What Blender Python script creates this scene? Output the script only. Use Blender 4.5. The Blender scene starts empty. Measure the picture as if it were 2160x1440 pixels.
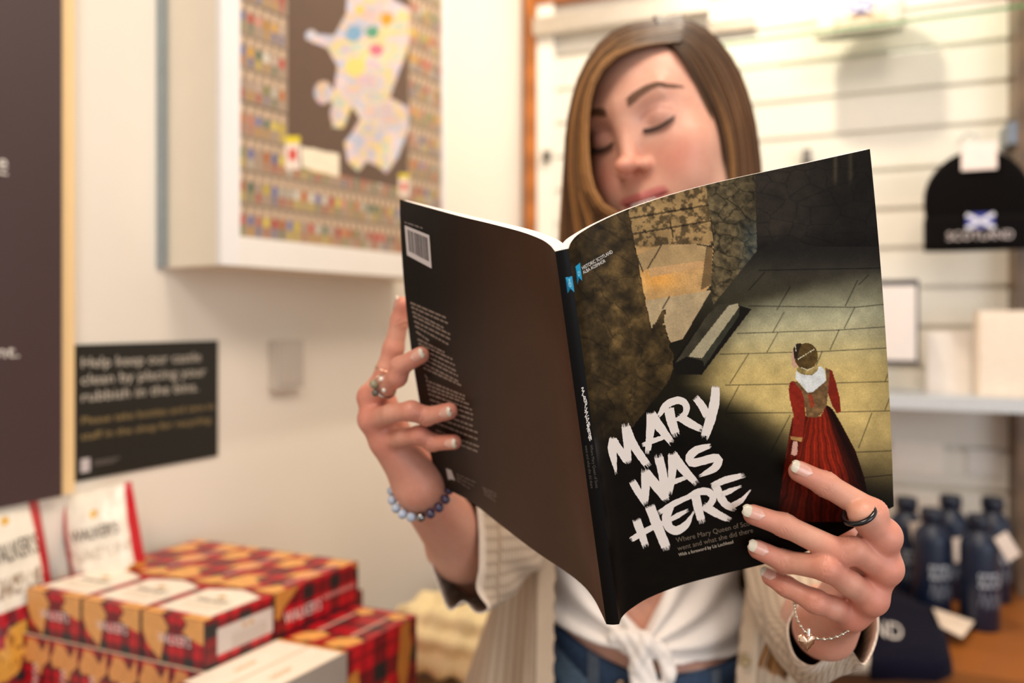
import bpy, math, random
import numpy as np
from mathutils import Vector

# ------------------------------------------------------------------ camera, world, lights, exposure
FP, CX, HY, CZ = 1560.0, 1080.0, 668.0, 1.42      # focal length in px, principal column, horizon row, eye height
scene = bpy.context.scene
scene.view_settings.view_transform = 'Standard'
scene.view_settings.look = 'None'
scene.view_settings.exposure = 0.0
scene.view_settings.gamma = 1.0
scene.view_settings.use_curve_mapping = False
cd = bpy.data.cameras.new('camera')
cam = bpy.data.objects.new('camera', cd)
scene.collection.objects.link(cam)
cam.location = (0, 0, CZ)
cam.rotation_euler = (math.pi / 2, 0, 0)
cd.sensor_width = 36.0
cd.lens = FP / 2160 * 36.0
cd.shift_y = -(720 - HY) / 2160.0
cd.clip_start = 0.02
cd.dof.use_dof = True
cd.dof.focus_distance = 0.46
cd.dof.aperture_fstop = 3.2
scene.camera = cam

world = bpy.data.worlds.new('shop_ambient')
scene.world = world
world.use_nodes = True
world.node_tree.nodes['Background'].inputs[0].default_value = (1.0, 0.94, 0.88, 1)
world.node_tree.nodes['Background'].inputs[1].default_value = 0.70


def area(name, loc, target, size, power, color, sy=None):
    l = bpy.data.lights.new(name, 'AREA')
    l.energy = power
    l.color = color
    l.size = size
    if sy:
        l.shape = 'RECTANGLE'
        l.size_y = sy
    o = bpy.data.objects.new(name, l)
    o.location = loc
    o.rotation_euler = (Vector(target) - Vector(loc)).to_track_quat('-Z', 'Y').to_euler()
    scene.collection.objects.link(o)
    return o


area('ceiling_light_panel', (0.55, 0.35, 2.72), (0.4, 0.9, 1.2), 0.5, 14, (1.0, 0.85, 0.70), 0.5)
area('ceiling_light_front', (-0.5, -0.3, 2.7), (-0.2, 1.2, 1.0), 0.6, 15.5, (1.0, 0.88, 0.77), 0.6)
area('case_light', (0.40, 1.40, 2.76), (0.72, 2.0, 1.75), 0.07, 14, (1.0, 0.87, 0.70), 0.07)
area('shop_window_daylight', (1.7, -1.6, 1.6), (0.4, 1.2, 1.2), 1.4, 24, (0.78, 0.89, 1.0), 1.6)


# ------------------------------------------------------------------ helpers
def P(px, py, d):
    return np.array([(px - CX) / FP * d, d, CZ - (py - HY) / FP * d])


def PV(a):
    a = np.asarray(a, float)
    d = a[..., 2]
    return np.stack([(a[..., 0] - CX) / FP * d, d, CZ - (a[..., 1] - HY) / FP * d], -1)


def proj(p):
    p = np.asarray(p, float)
    return np.stack([CX + FP * p[..., 0] / p[..., 1], HY - FP * (p[..., 2] - CZ) / p[..., 1]], -1)


def lin(c):
    c = np.clip(np.asarray(c, float) / 255.0, 0, 1)
    return np.where(c <= 0.04045, c / 12.92, ((c + 0.055) / 1.055) ** 2.4)


def tag(o, label=None, cat=None, group=None, kind=None):
    if label: o['label'] = label
    if cat: o['category'] = cat
    if group: o['group'] = group
    if kind: o['kind'] = kind
    return o


def link(o, parent=None):
    scene.collection.objects.link(o)
    if parent is not None:
        o.parent = parent
    return o


def thing(name, loc, label, cat, group=None):
    o = bpy.data.objects.new(name, None)
    o.empty_display_size = 0.02
    o.location = loc
    link(o)
    return tag(o, label, cat, group)


class MB:
    """mesh builder: vertices with a colour each"""
    def __init__(s):
        s.v, s.f, s.c, s.n, s.sm = [], [], [], 0, []

    def add(s, verts, faces, col=(200, 200, 200), smooth=True):
        verts = np.asarray(verts, float).reshape(-1, 3)
        col = np.asarray(col, float)
        if col.ndim == 1:
            col = np.tile(col, (len(verts), 1))
        s.v.append(verts)
        s.c.append(col)
        off = s.n
        if isinstance(faces, np.ndarray):
            faces = (faces + off).tolist()
        else:
            faces = [[i + off for i in f] for f in faces]
        s.f += faces
        s.sm += [smooth] * len(faces)
        s.n += len(verts)
        return s

    def grid(s, G, col=(200, 200, 200), smooth=True, closed=False, flip=False):
        G = np.asarray(G, float)
        n, m = G.shape[:2]
        idx = np.arange(n * m).reshape(n, m)
        if closed:
            idx = np.concatenate([idx, idx[:, :1]], 1)
        a, b, c, d = idx[:-1, :-1], idx[:-1, 1:], idx[1:, 1:], idx[1:, :-1]
        F = np.stack([a, d, c, b] if flip else [a, b, c, d], -1).reshape(-1, 4)
        col = np.asarray(col, float)
        if col.ndim == 3:
            col = col.reshape(-1, 3)
        return s.add(G.reshape(-1, 3), F, col, smooth)

    def box(s, o, a, b, c, col=(200, 200, 200)):
        """box from corner o with edge vectors a, b, c"""
        o, a, b, c = [np.asarray(x, float) for x in (o, a, b, c)]
        v = [o, o + a, o + a + b, o + b, o + c, o + a + c, o + a + b + c, o + b + c]
        f = [[0, 3, 2, 1], [4, 5, 6, 7], [0, 1, 5, 4], [1, 2, 6, 5], [2, 3, 7, 6], [3, 0, 4, 7]]
        if np.dot(np.cross(a, b), c) < 0:
            f = [q[::-1] for q in f]
        return s.add(v, f, col, False)

    def tube(s, pts, r, col=(200, 200, 200), n=8, closed=False, cap=True, smooth=True):
        pts = np.asarray(pts, float)
        m = len(pts)
        r = np.broadcast_to(np.asarray(r, float), (m,))
        t = np.gradient(pts, axis=0) if not closed else np.roll(pts, -1, 0) - np.roll(pts, 1, 0)
        t /= np.linalg.norm(t, axis=1)[:, None] + 1e-12
        ref = np.array([0, 0, 1.0]) if abs(t[0][2]) < .9 else np.array([1.0, 0, 0])
        u = np.cross(t, ref)
        u /= np.linalg.norm(u, axis=1)[:, None] + 1e-9
        w = np.cross(t, u)
        a = np.linspace(0, 2 * np.pi, n, endpoint=False)
        G = pts[:, None] + r[:, None, None] * (np.cos(a)[None, :, None] * u[:, None] + np.sin(a)[None, :, None] * w[:, None])
        if closed:
            G = np.concatenate([G, G[:1]], 0)
        col = np.asarray(col, float)
        if col.ndim == 2:
            col = np.repeat(col[:, None], n, 1)
        s.grid(G, col, smooth, closed=True)
        if cap and not closed:
            off = s.n
            cc = col[0, 0] if col.ndim == 3 else col
            s.add(G[0], [list(range(n))], cc, False)
            cc = col[-1, 0] if col.ndim == 3 else col
            s.add(G[-1], [list(range(n))[::-1]], cc, False)
        return s

    def lathe(s, c, prof, col=(200, 200, 200), n=32):
        a = np.linspace(0, 2 * np.pi, n, endpoint=False)
        prof = np.asarray(prof, float)
        G = np.stack([c[0] + prof[:, :1] * np.cos(a), c[1] + prof[:, :1] * np.sin(a), c[2] + np.repeat(prof[:, 1:2], n, 1)], -1)
        col = np.asarray(col, float)
        if col.ndim == 2:
            col = np.repeat(col[:, None], n, 1)
        return s.grid(G, col, True, closed=True)

    def ball(s, c, r, col=(200, 200, 200), n=10, m=7):
        a = np.linspace(0, 2 * np.pi, n, endpoint=False)
        b = np.linspace(0.02, np.pi - .02, m)
        r = np.broadcast_to(np.asarray(r, float), (3,))
        G = np.stack([c[0] + r[0] * np.sin(b)[:, None] * np.cos(a), c[1] + r[1] * np.sin(b)[:, None] * np.sin(a), c[2] + r[2] * np.cos(b)[:, None] + 0 * a], -1)
        return s.grid(G, col, True, closed=True)

    def build(s, name, mat, parent=None, label=None):
        me = bpy.data.meshes.new(name)
        V = np.concatenate(s.v)
        C = np.concatenate(s.c)
        q, off = parent, np.zeros(3)
        while q is not None:
            off = off + np.array(q.location)
            q = q.parent
        me.from_pydata((V - off).tolist(), [], s.f)
        me.polygons.foreach_set('use_smooth', s.sm)
        ca = me.color_attributes.new('Col', 'FLOAT_COLOR', 'POINT')
        L = np.ones((len(V), 4), np.float32)
        L[:, :3] = lin(C)
        ca.data.foreach_set('color', L.ravel())
        me.materials.append(mat)
        me.update()
        o = bpy.data.objects.new(name, me)
        link(o, parent)
        if label: o['label'] = label
        return o


def mat(name, rough=0.6, noise=0.0, nscale=60.0, bump=0.0, bscale=200.0, spec=0.5, metal=0.0, sss=0.0, coat=0.0, trans=0.0, aniso_stripe=None, col=None, sheen=0.0):
    m = bpy.data.materials.new(name)
    m.use_nodes = True
    nt = m.node_tree
    b = nt.nodes['Principled BSDF']
    N, L = nt.nodes.new, nt.links.new
    if col is None:
        a = N('ShaderNodeVertexColor'); a.layer_name = 'Col'
        src = a.outputs['Color']
    else:
        a = N('ShaderNodeRGB'); a.outputs[0].default_value = (*lin(col), 1)
        src = a.outputs[0]
    tc = N('ShaderNodeTexCoord')
    if noise > 0:
        nz = N('ShaderNodeTexNoise'); nz.inputs['Scale'].default_value = nscale; nz.inputs['Detail'].default_value = 6
        L(tc.outputs['Object'], nz.inputs['Vector'])
        mr = N('ShaderNodeMapRange'); mr.inputs['From Min'].default_value = .3; mr.inputs['From Max'].default_value = .7
        mr.inputs['To Min'].default_value = 1 - noise; mr.inputs['To Max'].default_value = 1 + noise
        L(nz.outputs['Fac'], mr.inputs['Value'])
        mx = N('ShaderNodeVectorMath'); mx.operation = 'SCALE'
        L(src, mx.inputs[0]); L(mr.outputs[0], mx.inputs['Scale'])
        src = mx.outputs[0]
    if aniso_stripe:
        ax, sc, amt = aniso_stripe
        wv = N('ShaderNodeTexWave'); wv.bands_direction = ax; wv.inputs['Scale'].default_value = sc
        wv.inputs['Distortion'].default_value = 1.5; wv.inputs['Detail'].default_value = 2
        L(tc.outputs['Object'], wv.inputs['Vector'])
        mr = N('ShaderNodeMapRange'); mr.inputs['To Min'].default_value = 1 - amt; mr.inputs['To Max'].default_value = 1 + amt * .4
        L(wv.outputs['Fac'], mr.inputs['Value'])
        mx = N('ShaderNodeVectorMath'); mx.operation = 'SCALE'
        L(src, mx.inputs[0]); L(mr.outputs[0], mx.inputs['Scale'])
        src = mx.outputs[0]
    L(src, b.inputs['Base Color'])
    b.inputs['Roughness'].default_value = rough
    b.inputs['Specular IOR Level'].default_value = spec
    b.inputs['Metallic'].default_value = metal
    b.inputs['Coat Weight'].default_value = coat
    b.inputs['Coat Roughness'].default_value = .25
    b.inputs['Transmission Weight'].default_value = trans
    b.inputs['Sheen Weight'].default_value = sheen
    if sss > 0:
        b.inputs['Subsurface Weight'].default_value = sss
        b.inputs['Subsurface Radius'].default_value = (1.0, .35, .2)
        b.inputs['Subsurface Scale'].default_value = .006
    if bump > 0:
        bz = N('ShaderNodeTexNoise'); bz.inputs['Scale'].default_value = bscale; bz.inputs['Detail'].default_value = 4
        L(tc.outputs['Object'], bz.inputs['Vector'])
        bp = N('ShaderNodeBump'); bp.inputs['Strength'].default_value = bump; bp.inputs['Distance'].default_value = .001
        L(bz.outputs['Fac'], bp.inputs['Height']); L(bp.outputs[0], b.inputs['Normal'])
    return m


M = dict(
    wall=mat('painted_plaster', .85, .02, 3, .15, 90),
    paint=mat('painted_board', .45, .015, 20),
    wood=mat('varnished_wood', .35, .12, 9, .1, 60, aniso_stripe=('Z', 3, .25)),
    steel=mat('brushed_steel', .35, .05, 40, metal=.6),
    glass=None,
    card=mat('printed_card', .38, .03, 60),
    paper=mat('page_paper', .7, .03, 900),
    cover=mat('laminated_cover', .38, .06, 900, spec=.08, coat=.0),
    back=mat('laminated_back_cover', .4, .04, 300, spec=.14, coat=.03),
    skin=mat('skin', .42, .035, 220, .10, 900, spec=.4, sss=.22),
    nail=mat('fingernail', .2, spec=.6, coat=.4),
    hair=mat('hair', .5, .10, 300, spec=.28),
    linen=mat('striped_linen', .9, .08, 500, .6, 900, spec=.1, aniso_stripe=('X', 110, .16), sheen=.1),
    cotton=mat('white_cotton', .85, .03, 300, .25, 700, spec=.15, sheen=.15),
    denim=mat('denim', .85, .22, 260, .5, 1200, spec=.15),
    metal=mat('silver', .18, metal=1.0),
    black=mat('black_ring', .16, spec=.6),
    bead=mat('polished_bead', .12, .15, 150, coat=.6),
    knit=mat('knit', .95, .1, 300, .8, 350, spec=.06, sheen=.03),
    enamel=mat('powder_coat', .4, .03, 100),
    foil=mat('bag_film', .3, .04, 60, .3, 25, coat=.3),
    print=mat('print', .5),
)

gm = bpy.data.materials.new('shelf_glass')
gm.use_nodes = True
nt = gm.node_tree
nt.nodes.remove(nt.nodes['Principled BSDF'])
tr, gl, mxs, fr_n = (nt.nodes.new(k) for k in ('ShaderNodeBsdfTransparent', 'ShaderNodeBsdfGlossy', 'ShaderNodeMixShader', 'ShaderNodeFresnel'))
tr.inputs[0].default_value = (.95, .985, .955, 1)
gl.inputs['Roughness'].default_value = .02
mxs.inputs[0].default_value = .06; nt.nodes.remove(fr_n); nt.links.new(tr.outputs[0], mxs.inputs[1]); nt.links.new(gl.outputs[0], mxs.inputs[2])
nt.links.new(mxs.outputs[0], nt.nodes['Material Output'].inputs[0])
M['glass'] = gm

# ------------------------------------------------------------------ numpy noise and masks
_rng = np.random.RandomState(7)
_T = _rng.rand(256, 256)


def vn(x, y):
    xi, yi = np.floor(x).astype(int), np.floor(y).astype(int)
    fx, fy = x - xi, y - yi
    fx, fy = fx * fx * (3 - 2 * fx), fy * fy * (3 - 2 * fy)
    g = lambda i, j: _T[i % 256, j % 256]
    return (g(xi, yi) * (1 - fx) + g(xi + 1, yi) * fx) * (1 - fy) + (g(xi, yi + 1) * (1 - fx) + g(xi + 1, yi + 1) * fx) * fy


def fbm(x, y, o=4):
    r, a, t = 0, .5, 0
    for i in range(o):
        r = r + a * vn(x * 2 ** i + 17 * i, y * 2 ** i + 31 * i)
        t += a
        a *= .5
    return r / t


def worley(x, y):
    xi, yi = np.floor(x).astype(int), np.floor(y).astype(int)
    d1 = np.full(x.shape, 9.0); d2 = d1.copy()
    for i in (-1, 0, 1):
        for j in (-1, 0, 1):
            a, b = xi + i, yi + j
            px_ = a + _T[a % 256, b % 256]; py_ = b + _T[(a + 77) % 256, (b + 41) % 256]
            d = np.hypot(x - px_, y - py_)
            d2 = np.where(d < d1, d1, np.minimum(d2, d)); d1 = np.minimum(d1, d)
    return d2 - d1


def sm(a, b, x):
    t = np.clip((x - a) / (b - a), 0, 1)
    return t * t * (3 - 2 * t)


def inpoly(X, Y, pts):
    pts = np.asarray(pts, float)
    r = np.zeros(X.shape, bool)
    x1, y1 = pts[:, 0], pts[:, 1]
    x2, y2 = np.roll(x1, -1), np.roll(y1, -1)
    for a, b, c, d in zip(x1, y1, x2, y2):
        if b == d: continue
        k = ((b > Y) != (d > Y)) & (X < (c - a) * (Y - b) / (d - b) + a)
        r ^= k
    return r


def segd(X, Y, a, b):
    ax, ay = a; bx, by = b
    dx, dy = bx - ax, by - ay
    t = np.clip(((X - ax) * dx + (Y - ay) * dy) / (dx * dx + dy * dy + 1e-9), 0, 1)
    return np.hypot(X - ax - t * dx, Y - ay - t * dy)


def cat(pts, n):
    """Catmull-Rom through pts (any dimension), n samples, even in arc length"""
    p = np.asarray(pts, float)
    p = np.concatenate([[2 * p[0] - p[1]], p, [2 * p[-1] - p[-2]]])
    out = []
    for i in range(1, len(p) - 2):
        t = np.linspace(0, 1, 24, endpoint=False)[:, None]
        a, b, c, d = p[i - 1], p[i], p[i + 1], p[i + 2]
        out.append(.5 * (2 * b + (c - a) * t + (2 * a - 5 * b + 4 * c - d) * t ** 2 + (3 * b - a - 3 * c + d) * t ** 3))
    out = np.concatenate(out + [[p[-2]]])
    L = np.r_[0, np.cumsum(np.linalg.norm(np.diff(out, axis=0), axis=1))]
    q = np.linspace(0, L[-1], n)
    return np.stack([np.interp(q, L, out[:, k]) for k in range(p.shape[1])], -1)


_tc = {}


def text_tris(s):
    """a line of lettering as triangles, unit cap size, origin at its left on the base line"""
    if s in _tc: return _tc[s]
    cu = bpy.data.curves.new('t', 'FONT')
    cu.body = s
    cu.size = 1.0
    cu.resolution_u = 3
    o = bpy.data.objects.new('t', cu)
    me = bpy.data.meshes.new_from_object(o)
    me.calc_loop_triangles()
    V = np.array([v.co[:2] for v in me.vertices]) if len(me.vertices) else np.zeros((0, 2))
    F = [list(t.vertices) for t in me.loop_triangles]
    bpy.data.objects.remove(o)
    bpy.data.curves.remove(cu)
    bpy.data.meshes.remove(me)
    _tc[s] = (V, F)
    return V, F


def put_text(mb, s, f, col, width=None, height=.7):
    """f maps (u,v) arrays in units of text width (0..1) and cap height to world points"""
    V, F = text_tris(s)
    if not len(V): return
    w = V[:, 0].max()
    mb.add(f(V[:, 0] / w, V[:, 1] / height), F, col, False)


# ------------------------------------------------------------------ signed distance modelling
def ell(p, c, r):
    q = (p - np.asarray(c)) / np.asarray(r)
    k0 = np.linalg.norm(q, axis=-1); k1 = np.linalg.norm(q / np.asarray(r), axis=-1)
    return k0 * (k0 - 1) / (k1 + 1e-9)


def sph(p, c, r):
    return np.linalg.norm(p - np.asarray(c), axis=-1) - r


def cone(p, a, b, ra, rb):
    a, b = np.asarray(a, float), np.asarray(b, float)
    ab = b - a
    t = np.clip(((p - a) @ ab) / (ab @ ab + 1e-12), 0, 1)
    return np.linalg.norm(p - a - t[..., None] * ab, axis=-1) - (ra + (rb - ra) * t)


def smin(a, b, k):
    h = np.maximum(k - np.abs(a - b), 0) / k
    return np.minimum(a, b) - h * h * k * .25


def smax(a, b, k):
    return -smin(-a, -b, k)


def sdf_mesh(f, lo, hi, h, B=12, slack=1.35):
    lo, hi = np.asarray(lo, float), np.asarray(hi, float)
    nb = np.ceil((hi - lo) / (h * B)).astype(int)
    bi = np.stack(np.meshgrid(*[np.arange(n) for n in nb], indexing='ij'), -1).reshape(-1, 3)
    cen = lo + (bi + .5) * B * h
    d = f(cen)
    bi = bi[np.abs(d) < B * h * .87 * slack + 2 * h]
    g = np.arange(B + 1)
    loc = np.stack(np.meshgrid(g, g, g, indexing='ij'), -1)
    S = nb * B + 2
    key = lambda i: (i[..., 0] * S[1] + i[..., 1]) * S[2] + i[..., 2]
    ids, pos, quads = [], [], []
    for k in range(0, len(bi), 60):
        gi = bi[k:k + 60][:, None, None, None] * B + loc
        v = f((lo + gi * h).reshape(-1, 3)).reshape(gi.shape[:-1])
        acc = np.zeros(v[:, :-1, :-1, :-1].shape + (3,)); cnt = np.zeros(v[:, :-1, :-1, :-1].shape)
        sl = lambda o: (slice(None),) + tuple(slice(o[q], B + o[q]) for q in range(3))
        for ax in range(3):
            for o1 in (0, 1):
                for o2 in (0, 1):
                    o = [0, 0, 0]; oth = [q for q in range(3) if q != ax]
                    o[oth[0]], o[oth[1]] = o1, o2
                    e = list(o); e[ax] = 1
                    a, b = v[sl(o)], v[sl(e)]
                    m = (a < 0) != (b < 0)
                    t = np.where(m, a / np.where(m, a - b, 1), 0)
                    w = np.zeros(a.shape + (3,)); w[..., 0] = o[0]; w[..., 1] = o[1]; w[..., 2] = o[2]
                    w[..., ax] = t
                    acc += w * m[..., None]; cnt += m
        act = cnt > 0
        c = gi[:, :-1, :-1, :-1][act]
        ids.append(key(c + 1)); pos.append(lo + (c + acc[act] / cnt[act][:, None]) * h)
        for ax in range(3):
            e = [0, 0, 0]; e[ax] = 1
            a, b = v[sl([0, 0, 0])], v[sl(e)]
            m = (a < 0) != (b < 0)
            p = gi[:, :-1, :-1, :-1][m] + 1
            inside = (a < 0)[m]
            u, w = [(1, 2), (2, 0), (0, 1)][ax]
            eu = np.zeros(3, int); eu[u] = 1
            ew = np.zeros(3, int); ew[w] = 1
            q = np.stack([key(p - eu - ew), key(p - ew), key(p), key(p - eu)], -1)
            q[~inside] = q[~inside][:, ::-1]
            quads.append(q)
    if not ids: return np.zeros((0, 3)), np.zeros((0, 4), int)
    ids = np.concatenate(ids); pos = np.concatenate(pos); quads = np.concatenate(quads)
    ids, ui = np.unique(ids, return_index=True); pos = pos[ui]
    j = np.searchsorted(ids, quads); j = np.clip(j, 0, len(ids) - 1)
    ok = (ids[j] == quads).all(1)
    return pos, j[ok]

# ------------------------------------------------------------------ the room
UL = np.array([.535, .845, 0]); UL /= np.linalg.norm(UL)      # along the left wall, away from the camera
NL = np.array([UL[1], -UL[0], 0])                              # out of the left wall into the room
WA = np.array([-.670, 1.13, 0])                                # a point on the left wall
UR = np.array([.934, -.357, 0]); UR /= np.linalg.norm(UR)      # along the display wall, towards the camera
NR = np.array([UR[1], -UR[0], 0])                              # out of the display wall
KC = WA + UL * 1.333                                           # the corner
Zv = np.array([0, 0, 1.0])


def wallL(t, z, d=0.0):
    return WA + UL * t + Zv * z + NL * d


def wallR(t, z, d=0.0):
    return KC + UR * t + Zv * z + NR * d


def t_left(px, d=0.0):      # position along the left wall that is seen at column px, d in front of it
    k = (px - CX) / FP
    o = WA + NL * d
    return (k * o[1] - o[0]) / (UL[0] - k * UL[1])


def t_right(px, d=0.0):
    k = (px - CX) / FP
    o = KC + NR * d
    return (k * o[1] - o[0]) / (UR[0] - k * UR[1])


def z_at(py, y):
    return CZ - (py - HY) / FP * y


CREAM = (238, 229, 215)
b = MB(); b.box(wallL(-2.2, 0, -.12), UL * 3.55, Zv * 2.85, NL * .12, CREAM)
tag(b.build('wall_left', M['wall']), kind='structure')
b = MB(); b.box(wallR(-.12, 0, -.12), UR * 3.2, Zv * 2.85, NR * .12, (238, 230, 214))
tag(b.build('wall_back', M['wall']), kind='structure')
b = MB(); b.box((-3, -1.6, -.1), (6, 0, 0), (0, 4.4, 0), (0, 0, .1), (120, 92, 66))
tag(b.build('floor', M['wood']), kind='structure')
b = MB(); b.box((-3, -1.6, 2.85), (6, 0, 0), (0, 4.4, 0), (0, 0, .1), (240, 235, 226))
tag(b.build('ceiling', M['wall']), kind='structure')

# dark banner panel on the left wall
t1 = t_left(131, .02)
pan = thing('banner_panel', wallL(t1 - .35, 1.3), 'tall dark aubergine banner panel with white lettering at the wall end', 'banner')
zb = z_at(1042, wallL(t1, 0)[1])
b = MB(); b.box(wallL(t1 - .7, zb), UL * .7, Zv * 1.5, NL * .02, (66, 47, 47))
b.build('board', M['paint'], pan)
b = MB(); b.box(wallL(t1, zb), UL * .022, Zv * 1.5, NL * .012, (240, 205, 150))
b.build('edge_strip', M['paint'], pan, 'pale yellow edge strip')
b = MB()
y0 = wallL(t_left(10, .02), 0)[1]


def ban(s, pxr, pyb, w, h):
    tr = t_left(pxr, .022)
    z0 = z_at(pyb, wallL(tr, 0)[1])
    put_text(b, s, lambda u, v: wallL(0, 0, .0225) + UL * (tr - w + u[:, None] * w) + Zv * (z0 + v[:, None] * h), (235, 225, 215))


ban('e', 15, 362, .012, .022)
ban('nt.', 40, 752, .03, .018)
b.box(wallL(t_left(17, .022) - .05, z_at(372, y0), .0205), UL * .05, Zv * .002, NL * .001, (235, 225, 215))
b.build('lettering', M['print'], pan)

# rubbish notice
SG = (-.004, t_left(460, .003))
zt = z_at(727, WA[1]); zbm = z_at(1016, WA[1])
sg = thing('notice_sign', wallL(SG[0], zbm), 'black notice asking to keep the castle clean, on the cream wall', 'sign')
b = MB(); b.box(wallL(SG[0], zbm), UL * (SG[1] - SG[0]), Zv * (zt - zbm), NL * .003, (28, 27, 20))
b.build('board', M['paint'], sg)
b = MB()
SW, SH = SG[1] - SG[0], zt - zbm


def sgt(s, u0, u1, v0, h, col):
    put_text(b, s, lambda u, v: wallL(SG[0], zbm, .0036) + UL * ((u0 + u[:, None] * (u1 - u0)) * SW) + Zv * ((v0 + v[:, None] * h) * SH), col)


for k, (s, w) in enumerate([('Help keep our castle', .86), ('clean by placing your', .90), ('rubbish in the bins.', .84)]):
    sgt(s, .05, w, .83 - k * .125, .078, (206, 196, 180))
for k, (s, w) in enumerate([('Please take bottles and cans to', .97), ('staff in the shop for recycling.', .95)]):
    sgt(s, .05, w, .415 - k * .115, .055, (158, 134, 88))
b.box(wallL(SG[0] + SW * .05, zbm + SH * .06, .003), UL * SW * .055, Zv * SH * .10, NL * .0005, (200, 190, 190))
b.box(wallL(SG[0] + SW * .13, zbm + SH * .12, .003), UL * SW * .16, Zv * SH * .008, NL * .0005, (120, 110, 105))
b.box(wallL(SG[0] + SW * .13, zbm + SH * .10, .003), UL * SW * .13, Zv * SH * .008, NL * .0005, (120, 110, 105))
b.build('lettering', M['print'], sg)

# wall plate / thermostat
ta, tb = t_left(580, .02), t_left(640, .02)
yy = wallL(ta, 0)[1]
th = thing('thermostat', wallL(ta, z_at(820, yy)), 'small pale blank control box on the wall right of the notice', 'thermostat')
b = MB(); b.box(wallL(ta, z_at(822, yy)), UL * (tb - ta), Zv * (z_at(718, yy) - z_at(822, yy)), NL * .022, (206, 197, 186))
b.build('housing', M['paint'], th)
b = MB(); b.box(wallL(ta + .006, z_at(812, yy), .022), UL * (tb - ta - .012), Zv * .085, NL * .003, (196, 186, 175))
b.build('cover', M['paint'], th)

# big boxed frame with the poster
D = .141
T0, T1 = .148, .148 + .585
zf = CZ + .083
fr = thing('poster_frame', wallL(T0, zf), 'deep white boxed frame holding the large map poster', 'picture frame')
b = MB(); b.box(wallL(T0, zf), UL * (T1 - T0), Zv * 1.1, NL * D, (232, 220, 200))
b.build('box_body', M['paint'], fr)
b = MB()
FW = .036
b.box(wallL(T0, zf, D), UL * FW, Zv * 1.1, NL * .012, (236, 232, 230))
b.box(wallL(T1 - .012, zf, D), UL * .012, Zv * 1.1, NL * .012, (236, 232, 230))
b.box(wallL(T0 + FW, zf, D), UL * (T1 - T0 - FW - .012), Zv * .048, NL * .012, (236, 230, 222))
b.build('front_border', M['paint'], fr)
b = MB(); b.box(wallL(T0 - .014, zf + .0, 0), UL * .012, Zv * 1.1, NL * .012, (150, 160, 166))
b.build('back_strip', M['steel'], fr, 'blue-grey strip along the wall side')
# the poster: rows of small coloured figures around a dark panel with a pastel island map
pw, ph = T1 - T0 - FW - .012, 1.0
nx, ny = 340, 560
U, V = np.meshgrid(np.linspace(0, 1, nx), np.linspace(0, 1, ny))          # V=0 at the bottom
xx, zz = U * pw, V * ph
G = wallL(T0 + FW, zf + .048, D + .006) + xx[..., None] * UL + zz[..., None] * Zv
pp = proj(G); X, Y = pp[..., 0], pp[..., 1]
cellw, cellh = .0165, .056
ci, cj = np.floor(xx / cellw).astype(int), np.floor(zz / cellh).astype(int)
fu, fv = xx / cellw - ci, zz / cellh - cj
R1 = _T[ci % 256, cj % 256]; R2 = _T[(ci + 50) % 256, (cj + 9) % 256]; R3 = _T[(ci + 90) % 256, (cj + 77) % 256]
pal = np.array([(196, 60, 50), (214, 150, 40), (226, 196, 60), (205, 120, 100), (150, 150, 90), (110, 110, 160), (214, 204, 186), (206, 110, 50), (96, 120, 96), (190, 160, 140)])
C = np.zeros((ny, nx, 3)) + (158, 138, 116)
head = np.hypot((fu - .5) * 1.0, (fv - .78) * 1.4) < .17
body = (np.abs(fu - .5) < .34) & (fv > .36) & (fv < .64)
legs = (np.abs(np.abs(fu - .5) - .14) < .09) & (fv > .06) & (fv <= .36)
C[head] = (226, 190, 160)
C[body] = pal[(R1[body] * 10).astype(int)] * .8 + 40 * R3[body][:, None]
C[legs] = pal[(R2[legs] * 10).astype(int)] * .85
line = fv > .96
C[line] = (90, 74, 62)
dark = inpoly(X, Y, [(606, -400), (606, 343), (860, 402), (868, -400)])
C[dark] = np.array((98, 76, 62))
n1 = fbm(X / 60, Y / 60)[..., None]
Cm = (214, 196, 196) + (n1 - .5) * 90
reg = (fbm(X / 34 + 9, Y / 34) * 12).astype(int) % 6
mp = np.array([(226, 196, 196), (232, 206, 110), (176, 204, 186), (206, 170, 196), (228, 190, 140), (168, 186, 214)])[reg]
Cm = Cm * .35 + mp * .65
isl = inpoly(X, Y, [(735, -40), (730, 30), (705, 75), (650, 70), (660, 90), (690, 100), (712, 140), (705, 190), (668, 180), (668, 205), (700, 215), (712, 240), (700, 268), (724, 270), (742, 225), (760, 250), (742, 280), (726, 300), (733, 340), (755, 362), (775, 340), (800, 352), (815, 366), (840, 330), (866, 260), (860, 225), (822, 206), (842, 150), (858, 110), (868, 60), (868, 20), (830, 0), (800, -60)])
isl |= (np.hypot((X - 656), (Y - 75)) < 12) | (np.hypot((X - 682) / .8, (Y - 195)) < 24) | (np.hypot((X - 715) / .6, (Y - 240)) < 30)
isl &= dark
C[isl] = Cm[isl]
for (cx, cy, r, c) in [(815, 40, 14, (214, 150, 40)), (785, 68, 13, (80, 150, 120)), (745, 70, 18, (120, 160, 190)), (795, 105, 14, (205, 110, 130)), (750, 140, 22, (226, 206, 120)), (760, 20, 12, (230, 190, 100)), (775, 350, 9, (120, 170, 150))]:
    k = (np.hypot(X - cx, Y - cy) < r * (0.7 + .6 * fbm(X / 12, Y / 12))) & isl
    C[k] = c
C[inpoly(X, Y, [(636, 309), (715, 325), (716, 373), (637, 352)])] = (240, 226, 200)
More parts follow.
